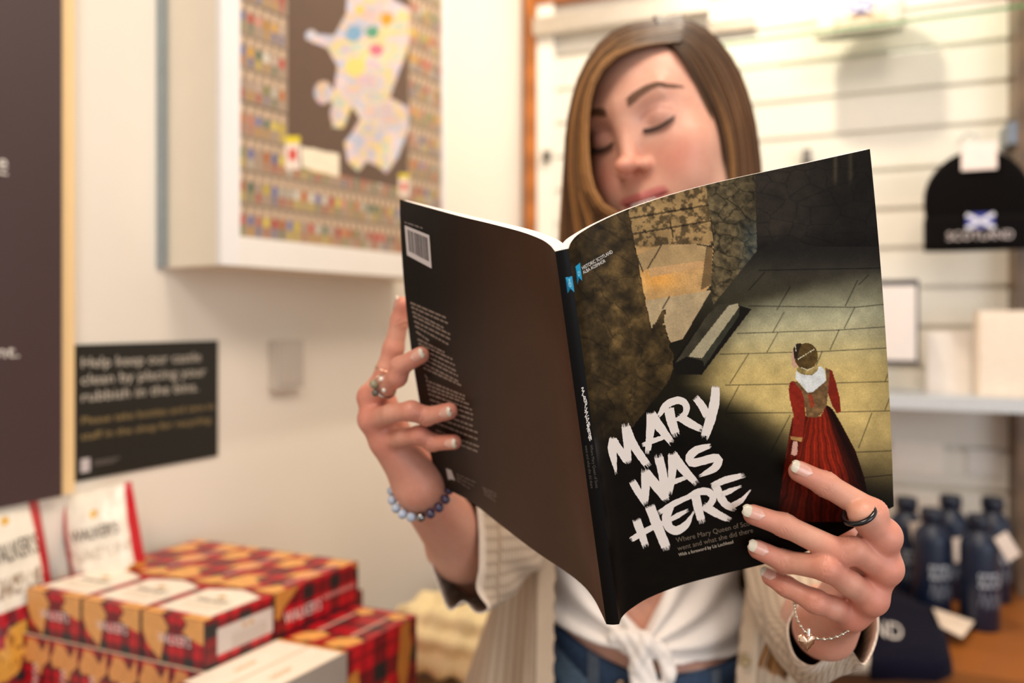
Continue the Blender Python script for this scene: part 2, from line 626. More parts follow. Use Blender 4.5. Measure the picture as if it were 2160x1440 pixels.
for x0, y0_, w in ((617, 322, 16), (852, 390, 11)):
    k = (np.abs(X - x0) < w) & (np.abs(Y - y0_) < w * 2.2)
    C[k] = (232, 214, 200)
    C[k & (Y < y0_ - w * 1.2)] = (222, 200, 50)
    C[k & (np.abs(Y - y0_ - 4) < w * .7) & (np.abs(X - x0) < w * .5)] = (210, 70, 60)
po = MB().grid(G, C, False).build('poster', M['card'], fr, 'map poster bordered by rows of tiny coloured figures')

# ------------------------------------------------------------------ display case on the back wall
t_post = t_right(1113, .03)
b = MB(); b.box(wallR(t_post, 0), UR * .034, Zv * 2.6, NR * .05, (176, 104, 42))
tag(b.build('wooden_post', M['wood']), 'slim orange-brown wooden post in the corner beside the display wall', 'post')
b = MB(); b.box(wallR(t_post + .034, z_at(-2, 2.15)), UR * 2.0, Zv * .2, NR * .06, (150, 88, 40))
tag(b.build('wooden_header', M['wood']), 'brown wooden header board running above the display panels', 'board')
sw = thing('slat_panel', wallR(t_post + .04, .9), 'cream slotted display panel covering the back wall', 'display panel')
z = .8
k = 0
while z < 2.4:
    b = MB(); b.box(wallR(t_post + .06, z), UR * 1.75, Zv * .088, NR * .018, (228, 222, 210))
    b.box(wallR(t_post + .06, z + .088), UR * 1.75, Zv * .012, NR * .006, (222, 214, 200))
    b.build('slat', M['paint'], sw)
    z += .1; k += 1
b = MB(); b.box(wallR(t_post + .036, .8), UR * .05, Zv * 1.62, NR * .05, (240, 234, 222))
b.build('side_upright', M['paint'], sw)
zr = z_at(62, wallR(t_post + .1, 0, .1)[1])
b = MB(); b.box(wallR(t_post + .034, zr, .05), UR * .5, Zv * .05, NR * .03, (196, 188, 176))
tag(b.build('hanging_rail', M['steel']), 'grey horizontal rail across the top of the display', 'rail')
b = MB(); b.box(wallR(t_right(1490, .03), z_at(78, 2.05), .018), UR * .13, Zv * .035, NR * .02, (150, 140, 126))
tag(b.build('shelf_bracket', M['steel']), 'grey metal bracket behind the head near the top', 'bracket')
for px, py in ((1148, 330), (1692, 330)):
    t = t_right(px, .05)
    b = MB(); y = wallR(t, 0, .05)[1]
    b.box(wallR(t, z_at(py + 12, y), .018), UR * .022, Zv * .03, NR * .05, (110, 105, 100))
    tag(b.build('shelf_bracket', M['steel']), 'small dark clip on the display panel ' + ('left of the hair' if px < 1300 else 'just above the book'), 'bracket')
# right-hand post
t = t_right(2147, .10)
b = MB(); b.box(wallR(t, .77), UR * .07, Zv * 1.75, NR * .10, (108, 84, 62))
tag(b.build('case_post', M['wood']), 'brown upright side of the display case at the edge of view', 'post')

# glass shelf
def shelf(name, pxy, d, th, m, col, label, t0, t1, dz=0):
    t = t_right(pxy[0], d)
    z = z_at(pxy[1], wallR(t, 0, d)[1])
    b = MB(); b.box(wallR(t0, z - th, .018), UR * (t1 - t0), Zv * th, NR * (d - .018), col)
    return z, tag(b.build(name, m), label, 'shelf')


zg, o = shelf('glass_shelf', (1860, 47), .24, .007, M['glass'], (246, 252, 247), 'clear glass shelf with a green edge holding the white hat', t_post + .36, 1.3)
b = MB(); b.box(wallR(t_post + .36, zg - .007, .24), UR * (1.3 - t_post - .36), Zv * .007, NR * .002, (66, 118, 66))
e = b.build('front_edge', M['print'], None, 'green glass edge'); e.parent = o
zs, o2 = shelf('metal_shelf', (2020, 838), .22, .012, M['enamel'], (190, 196, 204), 'pale grey metal shelf with boxed gifts on it', t_post + .5, 1.24)
b = MB(); b.box(wallR(t_post + .5, zs - .03, .22), UR * (1.24 - t_post - .5), Zv * .03, NR * .004, (200, 204, 208))
e = b.build('price_rail', M['enamel'], None, 'pale front rail'); e.parent = o2


def beanie(base, ux, nz, w, h, col, txt, label, flop=0.0, tagm=True):
    """knitted hat hanging flat: lens-shaped solid with a folded brim; base = middle of the lower edge"""
    t = thing('beanie', base, label, 'hat')
    n = 40
    th = np.linspace(0, 2 * np.pi, 33)[:-1]
    rows = []
    for v in np.linspace(0, 1, n):
        prof = 1.0 if v < .35 else math.sqrt(max(0, 1 - ((v - .35) / .65) ** 2.6))
        prof *= (1 - .05 * math.cos(v * 5))
        hw = w / 2 * max(prof, .02)
        dp = .020 * max(prof, .05)
        rows.append([base + ux * (hw * np.cos(a)) + nz * (dp * np.sin(a)) + Zv * (v * h) for a in th])
    MB().grid(np.array(rows), col, closed=True).build('crown', M['knit'], t)
    rows = []
    for v, e in ((0, .0), (.0, .002), (.05, .003), (.3, .003), (.34, .002), (.34, .0)):
        rows.append([base + ux * ((w / 2 + e) * np.cos(a)) + nz * ((.023 + e) * np.sin(a)) + Zv * (v * h - .006) for a in th])
    MB().grid(np.array(rows), np.array(col) * .92 + 3, closed=True).build('brim', M['knit'], t)
    m = MB()
    def f(u, v):
        x = (u - .5) * w * .62
        d = .032 * np.sqrt(np.clip(1 - (x / (w / 2 + .01)) ** 2, 0, 1)) + .0015
        return base + ux * x[:, None] + nz * d[:, None] + Zv * (h * .07 + v * h * .085)[:, None]
    put_text(m, 'SCOTLAND', f, txt)
    c0 = base + nz * .034 + Zv * h * .25
    m.box(c0 - ux * w * .13 - Zv * h * .07, ux * w * .26, Zv * h * .15, nz * .001, (40, 50, 150))
    for s in (-1, 1):
        a = c0 + nz * .0016 - ux * w * .13 - Zv * h * .07 * s
        dv = ux * w * .26 + Zv * h * .14 * s
        q = np.cross(dv, nz); q = q / np.linalg.norm(q) * w * .02
        m.add([a - q, a + dv - q, a + dv + q, a + q], [[0, 1, 2, 3]], (225, 225, 235), False)
    m.build('embroidery', M['print'], t, 'white embroidered lettering under a blue and white saltire')
    return t


t = t_right(2060, .2); yb = wallR(t, 0, .2)[1]
hb = z_at(315, yb) - z_at(522, yb)
base = wallR(t, z_at(522, yb), .2)
bt = beanie(base, UR, NR, .205, hb, (13, 10, 10), (214, 200, 196), 'black knitted beanie with saltire hanging from a hook by a white tag')
b = MB(); b.box(base + Zv * (hb - .05) - UR * .034 + NR * .022, UR * .068, Zv * .062, NR * .002, (240, 222, 214))
b.build('swing_tag', M['card'], bt, 'white card tag')
b = MB(); b.tube([wallR(t, z_at(258, yb), .01), wallR(t, z_at(262, yb), .12), wallR(t, z_at(285, yb), .19), wallR(t, z_at(300, yb), .21), base + Zv * (hb + .0)], .0025, (190, 195, 200))
tag(b.build('hanging_hook', M['steel']), 'thin metal hook holding the black beanie', 'hook')
b = MB(); b.box(wallR(t_right(2128, .1), z_at(308, 1.75), .018), UR * .03, Zv * .05, NR * .08, (120, 128, 140))
tag(b.build('shelf_bracket', M['steel']), 'grey bracket beside the black beanie near the case side', 'bracket')
t = t_right(1812, .17); yb = wallR(t, 0, .17)[1]
base = wallR(t, zg + .001 + .006, .17)
bt = beanie(base, UR, NR, .19, .20, (244, 234, 214), (206, 160, 92), 'white knitted beanie standing on the glass shelf')


def gift(name, px0, px1, py0, py1, d, dp, col, label, cat_, mt='card', border=None):
    t0, t1 = t_right(px0, d), t_right(px1, d)
    y = wallR((t0 + t1) / 2, 0, d)[1]
    z0, z1 = z_at(py1, y), z_at(py0, y)
    t = thing(name, wallR((t0 + t1) / 2, z0, d - dp / 2), label, cat_)
    b = MB(); b.box(wallR(t0, z0, d - dp), UR * (t1 - t0), Zv * (z1 - z0), NR * dp, col if border is None else border)
    b.build('body', M[mt], t)
    b = MB()
    w, h = (t1 - t0), (z1 - z0)
    b.box(wallR(t0 + w * .05, z0 + h * .05, d), UR * w * .90, Zv * h * .88, NR * .0015, col)
    b.build('front_panel', M[mt], t)
    return t


gift('gift_box', 2066, 2185, 655, 838, .19, .06, (243, 226, 206), 'cream gift box on the metal shelf by the case side', 'box')
gift('gift_pouch', 1820, 1938, 590, 838 - 70, .20, .03, (236, 226, 220), 'pale pouch edged in black hanging behind the edge of the book', 'pouch', border=(50, 46, 52))
gift('gift_card_pack', 1955, 2052, 700, 838, .12, .04, (236, 226, 216), 'low white pack on the metal shelf between pouch and cream box', 'pack')
gift('light_patch_card', 1880, 1990, 932, 1000, .022, .004, (240, 230, 218), 'pale card standing for a light patch under the metal shelf, nearer the book', 'label')  # pale cards added to stand for patches of light on the panel
gift('light_patch_card', 2038, 2110, 948, 1004, .022, .004, (224, 218, 210), 'pale card standing for a light patch under the metal shelf, nearer the case side', 'label')
gift('light_patch_card', 1890, 1990, 1046, 1110, .022, .004, (240, 230, 218), 'pale card standing for a light patch directly above the blue bottles', 'label')

# counter under the display
zc = .772
cf0 = np.array([.637, 1.42, 0])
b = MB()
o = cf0 + UR * -1.0
dep = float(np.dot(KC - cf0, -NR)) * -1
dd = abs(np.dot(cf0 - KC, NR))
ct = thing('display_counter', cf0 * [1, 1, 0], 'brown wooden counter below the display wall with bottles on it', 'counter')
b.box(wallR(.02, zc - .03, .0), UR * 2.1, Zv * .03, NR * dd, (150, 88, 36))
b.build('worktop', M['wood'], ct)
b = MB(); b.box(wallR(.04, 0, .0), UR * 2.05, Zv * (zc - .03), NR * (dd - .02), (112, 66, 30))
b.build('cabinet_body', M['wood'], ct)


def bottle(px, yd, label):
    x = (px - CX) / FP * yd
    c = np.array([x, yd, zc])
    t = thing('water_bottle', c, label, 'bottle', 'navy bottles on the counter')
    r = .0365; H = .165
    prof = [(0.002, 0), (r * .92, 0), (r, .004), (r, H), (r * .96, H + .010), (r * .8, H + .022), (r * .58, H + .032), (r * .5, H + .036), (r * .5, H + .042), (.002, H + .042)]
    MB().lathe(c, prof, (15, 28, 52)).build('body', M['enamel'], t)
    MB().lathe(c + [0, 0, H + .040], [(.001, 0), (r * .58, 0), (r * .62, .003), (r * .62, .024), (r * .56, .028), (.001, .028)], (14, 22, 42)).build('cap', M['enamel'], t)
    b = MB()
    ang = -math.pi / 2 + math.atan2(-x, yd) * -1
    def f(u, v, z0=.092, h=.030, wid=1.9):
        a = ang + (u - .62) * wid
        return np.stack([c[0] + (r + .0006) * np.cos(a), c[1] + (r + .0006) * np.sin(a), zc + z0 + v * h], -1)
    put_text(b, 'SCOTLAND', f, (205, 212, 222))
    for k in range(7):
        a0 = -1.1 + k * .3
        for s in (-1, 1):
            u = np.linspace(0, 1, 5)
            aa = ang + a0 + s * .14 * u + .1
            z_ = .082 - .03 * u - (.006 if k % 2 else 0)
            q = np.stack([c[0] + (r + .0006) * np.cos(aa), c[1] + (r + .0006) * np.sin(aa), zc + z_], -1)
            b.grid(np.stack([q, q + [0, 0, .004]]), (190, 200, 215), False)
    b.build('lettering', M['print'], t, 'white lettering band')
    return t, c


def tagcard(t, c, dx, dz, ang, w=.03, h=.055):
    b = MB()
    ux = np.array([math.cos(ang), 0, math.sin(ang)]); uz = np.array([-math.sin(ang), 0, math.cos(ang)])
    o = c + np.array([dx, -.040, .165 + dz])
    b.box(o, ux * w, -uz * h, np.array([0, -.0015, 0]), (238, 220, 205))
    b.build('neck_tag', M['card'], t, 'white neck tag')


t, c = bottle(1912, 1.70, 'navy bottle nearest the book, tag over its neck'); tagcard(t, c, -.016, .02, .2)
t, c = bottle(1966, 1.60, 'navy bottle in the middle of the front row'); 
t, c = bottle(2005, 1.72, 'navy bottle behind the middle one'); tagcard(t, c, -.02, -.02, .1)
t, c = bottle(2066, 1.55, 'navy bottle with a slanting white tag, closest to the counter end'); tagcard(t, c, .004, .03, .55)
t, c = bottle(2094, 1.70, 'navy bottle half hidden behind the endmost one')

# folded navy garment, tag and white tray on the counter
def slab(cx_py, yd, pts, hgt, col, name, matn, label, cat_, text=None):
    z0 = zc
    t = thing(name, (0, 0, 0), label, cat_)
    Pg = np.array([P(a, b_, 1) for a, b_ in pts])
    q = []
    for a, b_ in pts:                        # drop each outline point on to the counter
        y = (CZ - z0 - hgt) * FP / (b_ - HY)
        q.append([(a - CX) / FP * y, y])
    q = np.array(q)
    t.location = (q[:, 0].mean(), q[:, 1].mean(), z0)
    n = len(q)
    c = q.mean(0)
    rows = []
    for s, zz_ in ((1.0, 0), (1.02, hgt * .35), (1.0, hgt * .8), (.93, hgt), (.5, hgt * 1.04), (.02, hgt * 1.05)):
        rows.append(np.c_[c + (q - c) * s, np.full(n, z0 + zz_ + .0005)])
    MB().grid(np.array(rows), col, closed=True).build('body', M[matn], t)
    return t


g = slab(None, 0, [(1835, 1395), (1836, 1235), (1900, 1245), (1975, 1275), (1990, 1310), (2008, 1385), (1975, 1398), (1900, 1393)], .035, (18, 16, 32), 'folded_scarf', 'knit', 'folded navy knitwear lying on the counter before the bottles', 'knitwear')
b = MB()
def fz(u, v):
    A, B_ = P(1840, 1330, 1.43), P(1905, 1342, 1.42)
    z_ = zc + .041
    def dn(px, py):
        y = (CZ - z_) * FP / (py - HY); return np.array([(px - CX) / FP * y, y, z_])
    a, bb, c = dn(1838, 1338), dn(1905, 1350), dn(1838, 1304)
    return a + u[:, None] * (bb - a) + v[:, None] * (c - a)
put_text(b, 'ND', fz, (225, 218, 214))
b.build('lettering', M['print'], g, 'white lettering')
b = MB()
def dn(px, py, z_):
    y = (CZ - z_) * FP / (py - HY); return np.array([(px - CX) / FP * y, y, z_])
z_ = zc + .040
b.add([dn(1968, 1282, z_), dn(1984, 1320, z_), dn(2030, 1345, z_ - .02), dn(2055, 1310, z_ - .02)] + [dn(1968, 1282, z_) - [0, 0, .002], dn(1984, 1320, z_) - [0, 0, .002], dn(2030, 1345, z_ - .022) - [0, 0, .0], dn(2055, 1310, z_ - .02) - [0, 0, .002]],
      [[0, 1, 2, 3], [7, 6, 5, 4], [0, 4, 5, 1], [1, 5, 6, 2], [2, 6, 7, 3], [3, 7, 4, 0]], (240, 218, 196), False)
b.build('swing_tag', M['card'], g, 'cream card tag')
slab(None, 0, [(1770, 1393), (1790, 1340), (1915, 1352), (1925, 1398)], .022, (236, 226, 212), 'white_tray', 'paint', 'flat white tray at the front edge of the counter', 'tray')

# ------------------------------------------------------------------ shortbread cartons on the table
E1 = np.array([-.934, .357, 0]); E1 /= np.linalg.norm(E1)
E2 = np.array([.545, .838, 0]); E2 /= np.linalg.norm(E2)
F0 = np.array([-.382, .923, 0])
ZT, ZM, ZTAB = 1.04, .978, .78
RED, DRED, BLK, COOK, LAB = (196, 14, 32), (122, 12, 26), (34, 32, 34), (238, 172, 92), (250, 238, 220)


def tartan(x, y, per=.040):
    a = (x / per) % 1; b_ = (y / per) % 1
    A = (a < .38).astype(float); B_ = (b_ < .38).astype(float)
    A2 = (np.abs(a - .70) < .05); B2 = (np.abs(b_ - .70) < .05)
    s = A + B_
    C = np.zeros(x.shape + (3,)) + RED
    C[s == 1] = DRED; C[s == 2] = BLK
    C[(A2 | B2) & (s < 1)] = (150, 12, 26)
    C[(A2 | B2) & (s == 1)] = (92, 14, 22)
    return C


def cookie(C, U, V, pts, col=COOK):
    k = inpoly(U + (fbm(U * 22, V * 22) - .5) * .03, V, pts)
    C[k] = np.array(col) * (.93 + .12 * fbm(U[k] * 30, V[k] * 30))[:, None]


def face(mb, o, a, b_, art, res=.0016):
    la, lb = np.linalg.norm(a), np.linalg.norm(b_)
    n, m = max(int(lb / res), 2), max(int(la / res), 2)
    U, V = np.meshgrid(np.linspace(0, 1, m), np.linspace(0, 1, n))
    G = o + U[..., None] * a + V[..., None] * b_
    mb.grid(G, art(U, V, U * la, V * lb), False)


def on(o, a, b_, u0, v0, du, dv, e):
    """text frame: origin (u0,v0) on the face, direction du along a (fraction), cap height dv (metres) along b"""
    nb_ = b_ / np.linalg.norm(b_)
    n = np.cross(a, b_); n = n / np.linalg.norm(n) * e
    return lambda u, v: o + a * u0 + b_ * v0 + n + u[:, None] * a * du + v[:, None] * nb_ * dv


def carton(o, w, l, h, kind, label):
    """o = lower front corner; w along E1, l along E2, h up; the E1-negative side and the front face the room"""
    a, c, up = E1 * w, E2 * l, Zv * h
    t = thing('shortbread_box', o + (a + c) / 2, label, 'box', 'tartan shortbread boxes stacked on the table')
    mb, tx = MB(), MB()
    oL = o + a                                      # front face is read from its E1-far end
    def front(U, V, x, y):
        C = tartan(x + .01, y + .004)
        if kind == 'stand':
            cookie(C, U, V, [(.0, .86), (.22, .985), (.45, .98), (.74, .90), (.92, .99), (.98, .86), (.74, .80), (.66, .73), (.34, .82), (.1, .81)], (222, 150, 84))
        elif kind == 'white':
            C[:] = (150, 140, 132)
        else:
            cookie(C, U, V, [(0, .98), (.3, 1), (.42, .72), (.36, .5), (.3, .02), (.08, .32), (0, .6)], (226, 160, 90))
            cookie(C, U, V, [(.66, 1), (1, 1), (.99, .48), (.74, .60), (.64, .68), (.72, .85)], (226, 160, 90))
        C[(U > .975)] = BLK
        return C
    face(mb, oL, -a, up, front)
    def side(U, V, x, y):
        C = tartan(x * .8, y * .8 + .01)
        if kind == 'label':
            k = (U > .16) & (U < 1.0) & (V > .2) & (V < .74); C[k] = (205, 192, 184)
            k = k & (V < .52) & (U > .36) & (U < .9) & (np.sin(V * 140) > 0); C[k] = (180, 165, 155)
            for cu in (.56, .66): C[np.hypot((U - cu) * .1, (V - .62) * .06) < .0032] = (190, 140, 60)
        elif kind == 'white':
            C[:] = (158, 146, 136)
            C[(V < .14) & (np.abs(U - .5) < .3)] = (90, 70, 50)
        elif kind == 'tall':
            C = tartan(x * .6 + .01, y * .6)
            for u0, v0 in ((.06, .62), (.48, .42), (.80, .78)):
                cookie(C, U, V, [(u0 - .10, v0 - .1), (u0 - .04, v0 + .2), (u0 + .08, v0 + .22), (u0 + .12, v0 + .02), (u0 + .04, v0 - .25), (u0 - .04, v0 - .3)], (196, 124, 52))
        elif kind == 'plain':
            cookie(C, U, V, [(0, 1), (.28, 1), (.2, .82), (.1, .62), (.05, .4), (0, .4)], (196, 130, 60))
            cookie(C, U, V, [(.9, 1), (1, 1), (1, .82)], (196, 130, 60))
        return C
    face(mb, o, c, up, side)
    def top(U, V, x, y):
        C = tartan(x + .012, y + .01)
        if kind == 'label':
            C[:] = tartan(x + .012, y + .01)
            k = inpoly(U, V, [(.07, .14), (.93, .14), (.93, .86), (.70, .95), (.5, 1.0), (.30, .95), (.07, .86)]); C[k] = LAB
            C[k & (V > .36) & (V < .44) & (np.abs(U - .5) < .3) & (np.sin(U * 90) > -.2)] = (214, 196, 170)
            C[k & (V > .27) & (V < .31) & (np.abs(U - .5) < .24)] = (222, 205, 180)
            cookie(C, U, V, [(.02, 0), (.34, 0), (.30, .10), (.02, .12)]); cookie(C, U, V, [(.62, 0), (1, 0), (.98, .13), (.66, .12)])
        elif kind == 'plain':
            for pts in ([(0, .02), (.42, .0), (.55, .14), (.30, .24), (.34, .36), (.05, .30)], [(.62, .0), (1, .0), (1, .12), (.80, .20)], [(.55, .40), (.92, .42), (.95, .58), (.72, .62), (.60, .54)],
                        [(.04, .62), (.30, .60), (.42, .72), (.30, .86), (.06, .84)], [(.68, .78), (.98, .80), (.95, .98), (.60, .98)], [(0, .93), (.25, .92), (.3, 1), (0, 1)]):
                cookie(C, U, V, pts)
        elif kind == 'white':
            C[:] = LAB
            C[(U < .04) | (U > .96)] = (232, 214, 190)
            C[V < .16] = tartan(x, y)[V < .16]
            C[V > .97] = (230, 150, 60)
        elif kind == 'tall':
            cookie(C, U, V, [(.15, .06), (.55, .02), (.85, .10), (.95, .24), (.6, .30), (.25, .22)])
            cookie(C, U, V, [(.35, .84), (.7, .80), (.9, .88), (.7, .97), (.4, .95)])
        elif kind == 'stand':
            C = tartan(x, y)
            C[(V < .03)] = (214, 196, 170)
        return C
    face(mb, oL + up, -a, c, top)
    mb.add([o, o + c, o + c + a, o + a], [[0, 1, 2, 3]], DRED, False)
    mb.add([o + c, o + c + a, o + c + a + up, o + c + up], [[0, 1, 2, 3]], RED, False)
    mb.add([o + a, o + a + c, o + a + c + up, o + a + up], [[3, 2, 1, 0]], DRED, False)
    mb.build('carton_body', M['card'], t)
    W_ = (244, 226, 220)
    if kind == 'label':
        put_text(tx, "WALKER'S", on(oL, -a, up, .26, .40, .52, .013, .0006), W_)
        put_text(tx, "WALKER'S", on(oL + up, -a, c, .24, .50, .52, .010, .0006), (92, 66, 30))
        tx.box(oL + up - a * .44 + c * .66, -a * .10, c * .07, Zv * .0006, (196, 150, 70))
    elif kind == 'plain':
        put_text(tx, "WALKER'S", on(o, c, up, .10, .24, .42, .016, .0006), W_)
        for k in range(9): tx.box(o + c * (.55 + k * .045) + up * .42 - E1 * .0006, c * .032, up * .10, E1 * .0004, (196, 130, 124))
        q = oL + up - a * .80
        for k in range(16): tx.box(q + c * (.22 + k * .04), -a * .055, c * .028, Zv * .0006, (236, 170, 160))
    elif kind == 'tall':
        q = oL + up - a * .42
        for k in range(15): tx.box(q + c * (.30 + k * .034), -a * .09, c * .024, Zv * .0006, (222, 180, 164))
    elif kind == 'stand':
        q0 = oL - a * .45 + up * .82
        put_text(tx, "WALKER'S", lambda u, v: q0 + np.cross(E2, Zv) * 0 - Zv * (u[:, None] * .075) + (-a / w) * (v[:, None] * .011 - .004) - E2 * .0006, (232, 214, 204))
    elif kind == 'white':
        for k, (du, dv) in enumerate([(0, 0), (.005, .004), (.009, -.001), (.014, .005), (.019, .0), (.024, .004), (.028, .006)]):
            q = oL + up - a * .45 + c * .42 + E2 * du + E1 * (dv * .6 - .003)
            tx.tube([q, q + E2 * .004 - E1 * .007, q + E2 * .008 - E1 * .001], .0006, (198, 150, 84), n=4)
    if tx.n: tx.build('lettering', M['print'], t)
    return t


for k in range(3):
    pos = ['nearest the reader', 'in the middle', 'farthest from the reader'][k]
    carton(F0 + E1 * (.1067 * k + .001) + Zv * ZM, .1045, .104, ZT - ZM, 'label', 'low shortbread box with cream label, front of top layer, ' + pos)
    carton(F0 + E1 * (.1067 * k + .001) + E2 * .107 + Zv * ZM, .1045, .158, ZT - ZM + .001, 'plain', 'low tartan shortbread box, back of top layer, ' + pos)
for k in range(6):
    carton(F0 + E1 * (.0535 * k + .0005) - E2 * .004 + Zv * ZTAB, .0525, .262, ZM - ZTAB - .0008, 'stand',
           'upright shortbread box under the stack, ' + ['at the corner nearest the reader', 'second from the reader', 'third from the reader', 'fourth from the reader', 'fifth from the reader', 'at the end by the biscuit bags'][k])
for k in range(2):
    w = .0545
    o = F0 - E1 * (w * (k + 1) + .001)
    carton(o - E2 * .06 + Zv * ZTAB, w - .0005, .172, ZM - ZTAB, 'white', 'white topped box with gold script, lower stack, ' + ['against the high stack', 'on the outer side'][k])
    carton(o + E2 * .113 + Zv * ZTAB, w - .0005, .140, ZM - ZTAB, 'tall', 'tartan box on the lower stack behind the white tops, ' + ['against the high stack', 'on the outer side'][k])


def bag(base, ux, w, h, tilt, label, cookies=False, dk=.05):
    t = thing('biscuit_bag', base, label, 'bag')
    n = np.cross(ux, Zv); n = n if n[1] < 0 else -n
    up = Zv * math.cos(tilt) + ux * math.sin(tilt); sx = ux * math.cos(tilt) - Zv * math.sin(tilt)
    up = up * math.cos(.12) - n * math.sin(.12)
    nn = np.cross(sx, up); nn = nn if np.dot(nn, n) > 0 else -nn
    for s in (1, -1):
        nu, nv = 90, 130
        U, V = np.meshgrid(np.linspace(0, 1, nu), np.linspace(0, 1, nv))
        th = dk / 2 * (1 - np.abs(2 * U - 1) ** 4) * np.clip(np.minimum(1, (1 - V) * 3.2), 0, 1) ** .7 * (.75 + .25 * np.clip(V * 8, 0, 1))
        wob = (fbm(U * 5 + 3, V * 5) - .5) * .006
        G = base + (U[..., None] - .5) * w * sx + V[..., None] * h * up + ((th + wob * (th > .002)) * s)[..., None] * nn
        C = tartan(U * w * 1.2, V * h * 1.2)
        lab = (U > .13) & (U < .90) & (V > (.36 if cookies else .2))
        C[lab] = (244, 234, 216)
        if s == 1:
            k = lab & (V < .52) & (V > .42) & (fbm(U * 30, V * 30) > .5); C[k] = (170, 150, 130) if cookies else (214, 200, 180)
            C[np.hypot((U - .5) * w, (V - .80) * h) < .006] = (226, 178, 84)
            C[(U <= .13) & (U > .06)] = RED
            C[(U >= (.84 if cookies else .90))] = RED
            for (a, c_, r) in ((.86, .30, .020), (.50, .20, .024), (.2, .10, .022), (.75, .06, .022)) if cookies else ((.9, .24, .012), (.6, .12, .02)):
                k = np.hypot((U - a) * w, (V - c_) * h) < r * (.85 + .3 * fbm(U * 9, V * 9)); C[k] = (222, 158, 60)
                k &= fbm(U * 26, V * 30) > .62; C[k] = (150, 84, 30)
        MB().grid(G, C).build('front_film' if s == 1 else 'back_film', M['foil'], t)
    tx = MB()
    put_text(tx, "WALKER'S", lambda u, v: base + ((.2 + u * .62) - .5)[:, None] * w * sx + (.60 * h + v * h * .10)[:, None] * up + nn * (dk / 2 + .0035), (60, 46, 36))
    tx.build('lettering', M['print'], t)


bag(P(240, 1240, 1.12) * [1, 1, 0] + Zv * .985, np.array([.985, .17, 0]), .108, .175, -.20, 'cream biscuit bag with red edges behind the boxes, under the notice')
bag(P(120, 1240, 1.13) * [1, 1, 0] + Zv * .985, np.array([.985, .17, 0]), .105, .170, -.05, 'cream biscuit bag half hidden between its two neighbours')
BG = np.array([-.688, 1.048, 0])
bag(BG + Zv * .915, UL, .104, .275, -.10, 'cream biscuit bag with big biscuits below its label, leaning by the dark banner', True, .036)
rs = MB().box(BG - UL * .06 - NL * .028 + Zv * ZTAB, UL * .12, NL * .055, (0, 0, .134), (150, 30, 34))
tag(rs.build('display_riser', M['card']), 'dark red riser block under the cookie-printed biscuit bag', 'riser')
rs = MB().box(F0 + E1 * .03 + E2 * .275 + Zv * ZTAB, E1 * .33, E2 * .035, Zv * .2, (120, 24, 30))
tag(rs.build('display_riser', M['card']), 'dark red riser block behind the shortbread stack carrying two bags', 'riser')
tb = thing('display_table', (-.5, 1.0, 0), 'pale wooden table carrying the shortbread boxes', 'table')
b = MB(); o = F0 - E1 * .20 - E2 * .12; b.box(o + Zv * (ZTAB - .03), E1 * .545, E2 * .70, Zv * .0295, (206, 186, 160))
b.build('tabletop', M['wood'], tb)
for i, j in ((.02, .02), (.49, .02), (.02, .64), (.49, .64)):
    b = MB(); b.box(o + E1 * i + E2 * j, E1 * .04, E2 * .04, Zv * (ZTAB - .031), (190, 170, 145)); b.build('leg', M['wood'], tb)

# cream knobbly cushion between table and reader
cc = P(960, 1360, 1.33)
cu = thing('knobbly_cushion', (cc[0], cc[1], ZTAB), 'cream knobbly textured cushion lying between boxes and reader', 'cushion')
n, m_ = 150, 220
th, ph_ = np.meshgrid(np.linspace(0, 2 * np.pi, m_, endpoint=False), np.linspace(.02, np.pi - .02, n))
se = lambda x, e: np.sign(x) * np.abs(x) ** e
bx_ = .125 * se(np.sin(ph_), .6) * se(np.cos(th), .7); by_ = .085 * se(np.sin(ph_), .6) * se(np.sin(th), .7); bz_ = .062 * se(np.cos(ph_), .8)
bump = .010 * (np.sin((bx_ + .5 * bz_ + .3 * by_) * 78) * np.sin((bz_ - .5 * bx_ + .4 * by_) * 95))
Nv = np.stack([np.sin(ph_) * np.cos(th), np.sin(ph_) * np.sin(th), np.cos(ph_)], -1)
G = np.array([cc[0] + .005, cc[1], ZTAB + .071]) + np.stack([bx_, by_, bz_], -1) + Nv * bump[..., None]
MB().grid(G, (246, 226, 178), closed=True).build('cushion_body', M['knit'], cu)

# ------------------------------------------------------------------ the book
RT = cat(PV([(1199, 524, .420), (1205, 510, .425), (1220, 494, .430), (1260, 470, .434), (1330, 439, .437), (1430, 406, .439), (1540, 378, .440), (1680, 348, .440), (1835, 314, .440)]), 200)
RB = cat(PV([(1306, 1316, .485), (1313, 1300, .491), (1332, 1283, .496), (1370, 1260, .500), (1440, 1233, .504), (1530, 1209, .506), (1640, 1182, .506), (1730, 1150, .506), (1885, 1068, .505)]), 200)
LT = cat(PV([(1171, 530, .420), (1160, 517, .427), (1140, 504, .436), (1100, 489, .452), (1040, 473, .474), (970, 456, .503), (905, 438, .538), (843, 420, .580)]), 200)
LB = cat(PV([(1279, 1316, .485), (1268, 1292, .492), (1252, 1262, .502), (1228, 1233, .514), (1190, 1203, .530), (1130, 1163, .552), (1060, 1110, .580), (1000, 1063, .605), (960, 1040, .620), (925, 1027, .635)]), 200)


def surf(T, B_, bow):
    def f(s, v):
        s, v = np.asarray(s, float), np.asarray(v, float)
        q = s * 199; i = np.clip(q.astype(int), 0, 198); r = (q - i)[..., None]
        t = T[i] * (1 - r) + T[i + 1] * r; b_ = B_[i] * (1 - r) + B_[i + 1] * r
        p = t + (b_ - t) * v[..., None]
        p[..., 0] += bow * s ** 2 * 4 * v * (1 - v)
        p[..., 1] += .010 * (s ** 2) * 4 * v * (1 - v) * (1 if bow > 0 else -1)
        return p
    return f


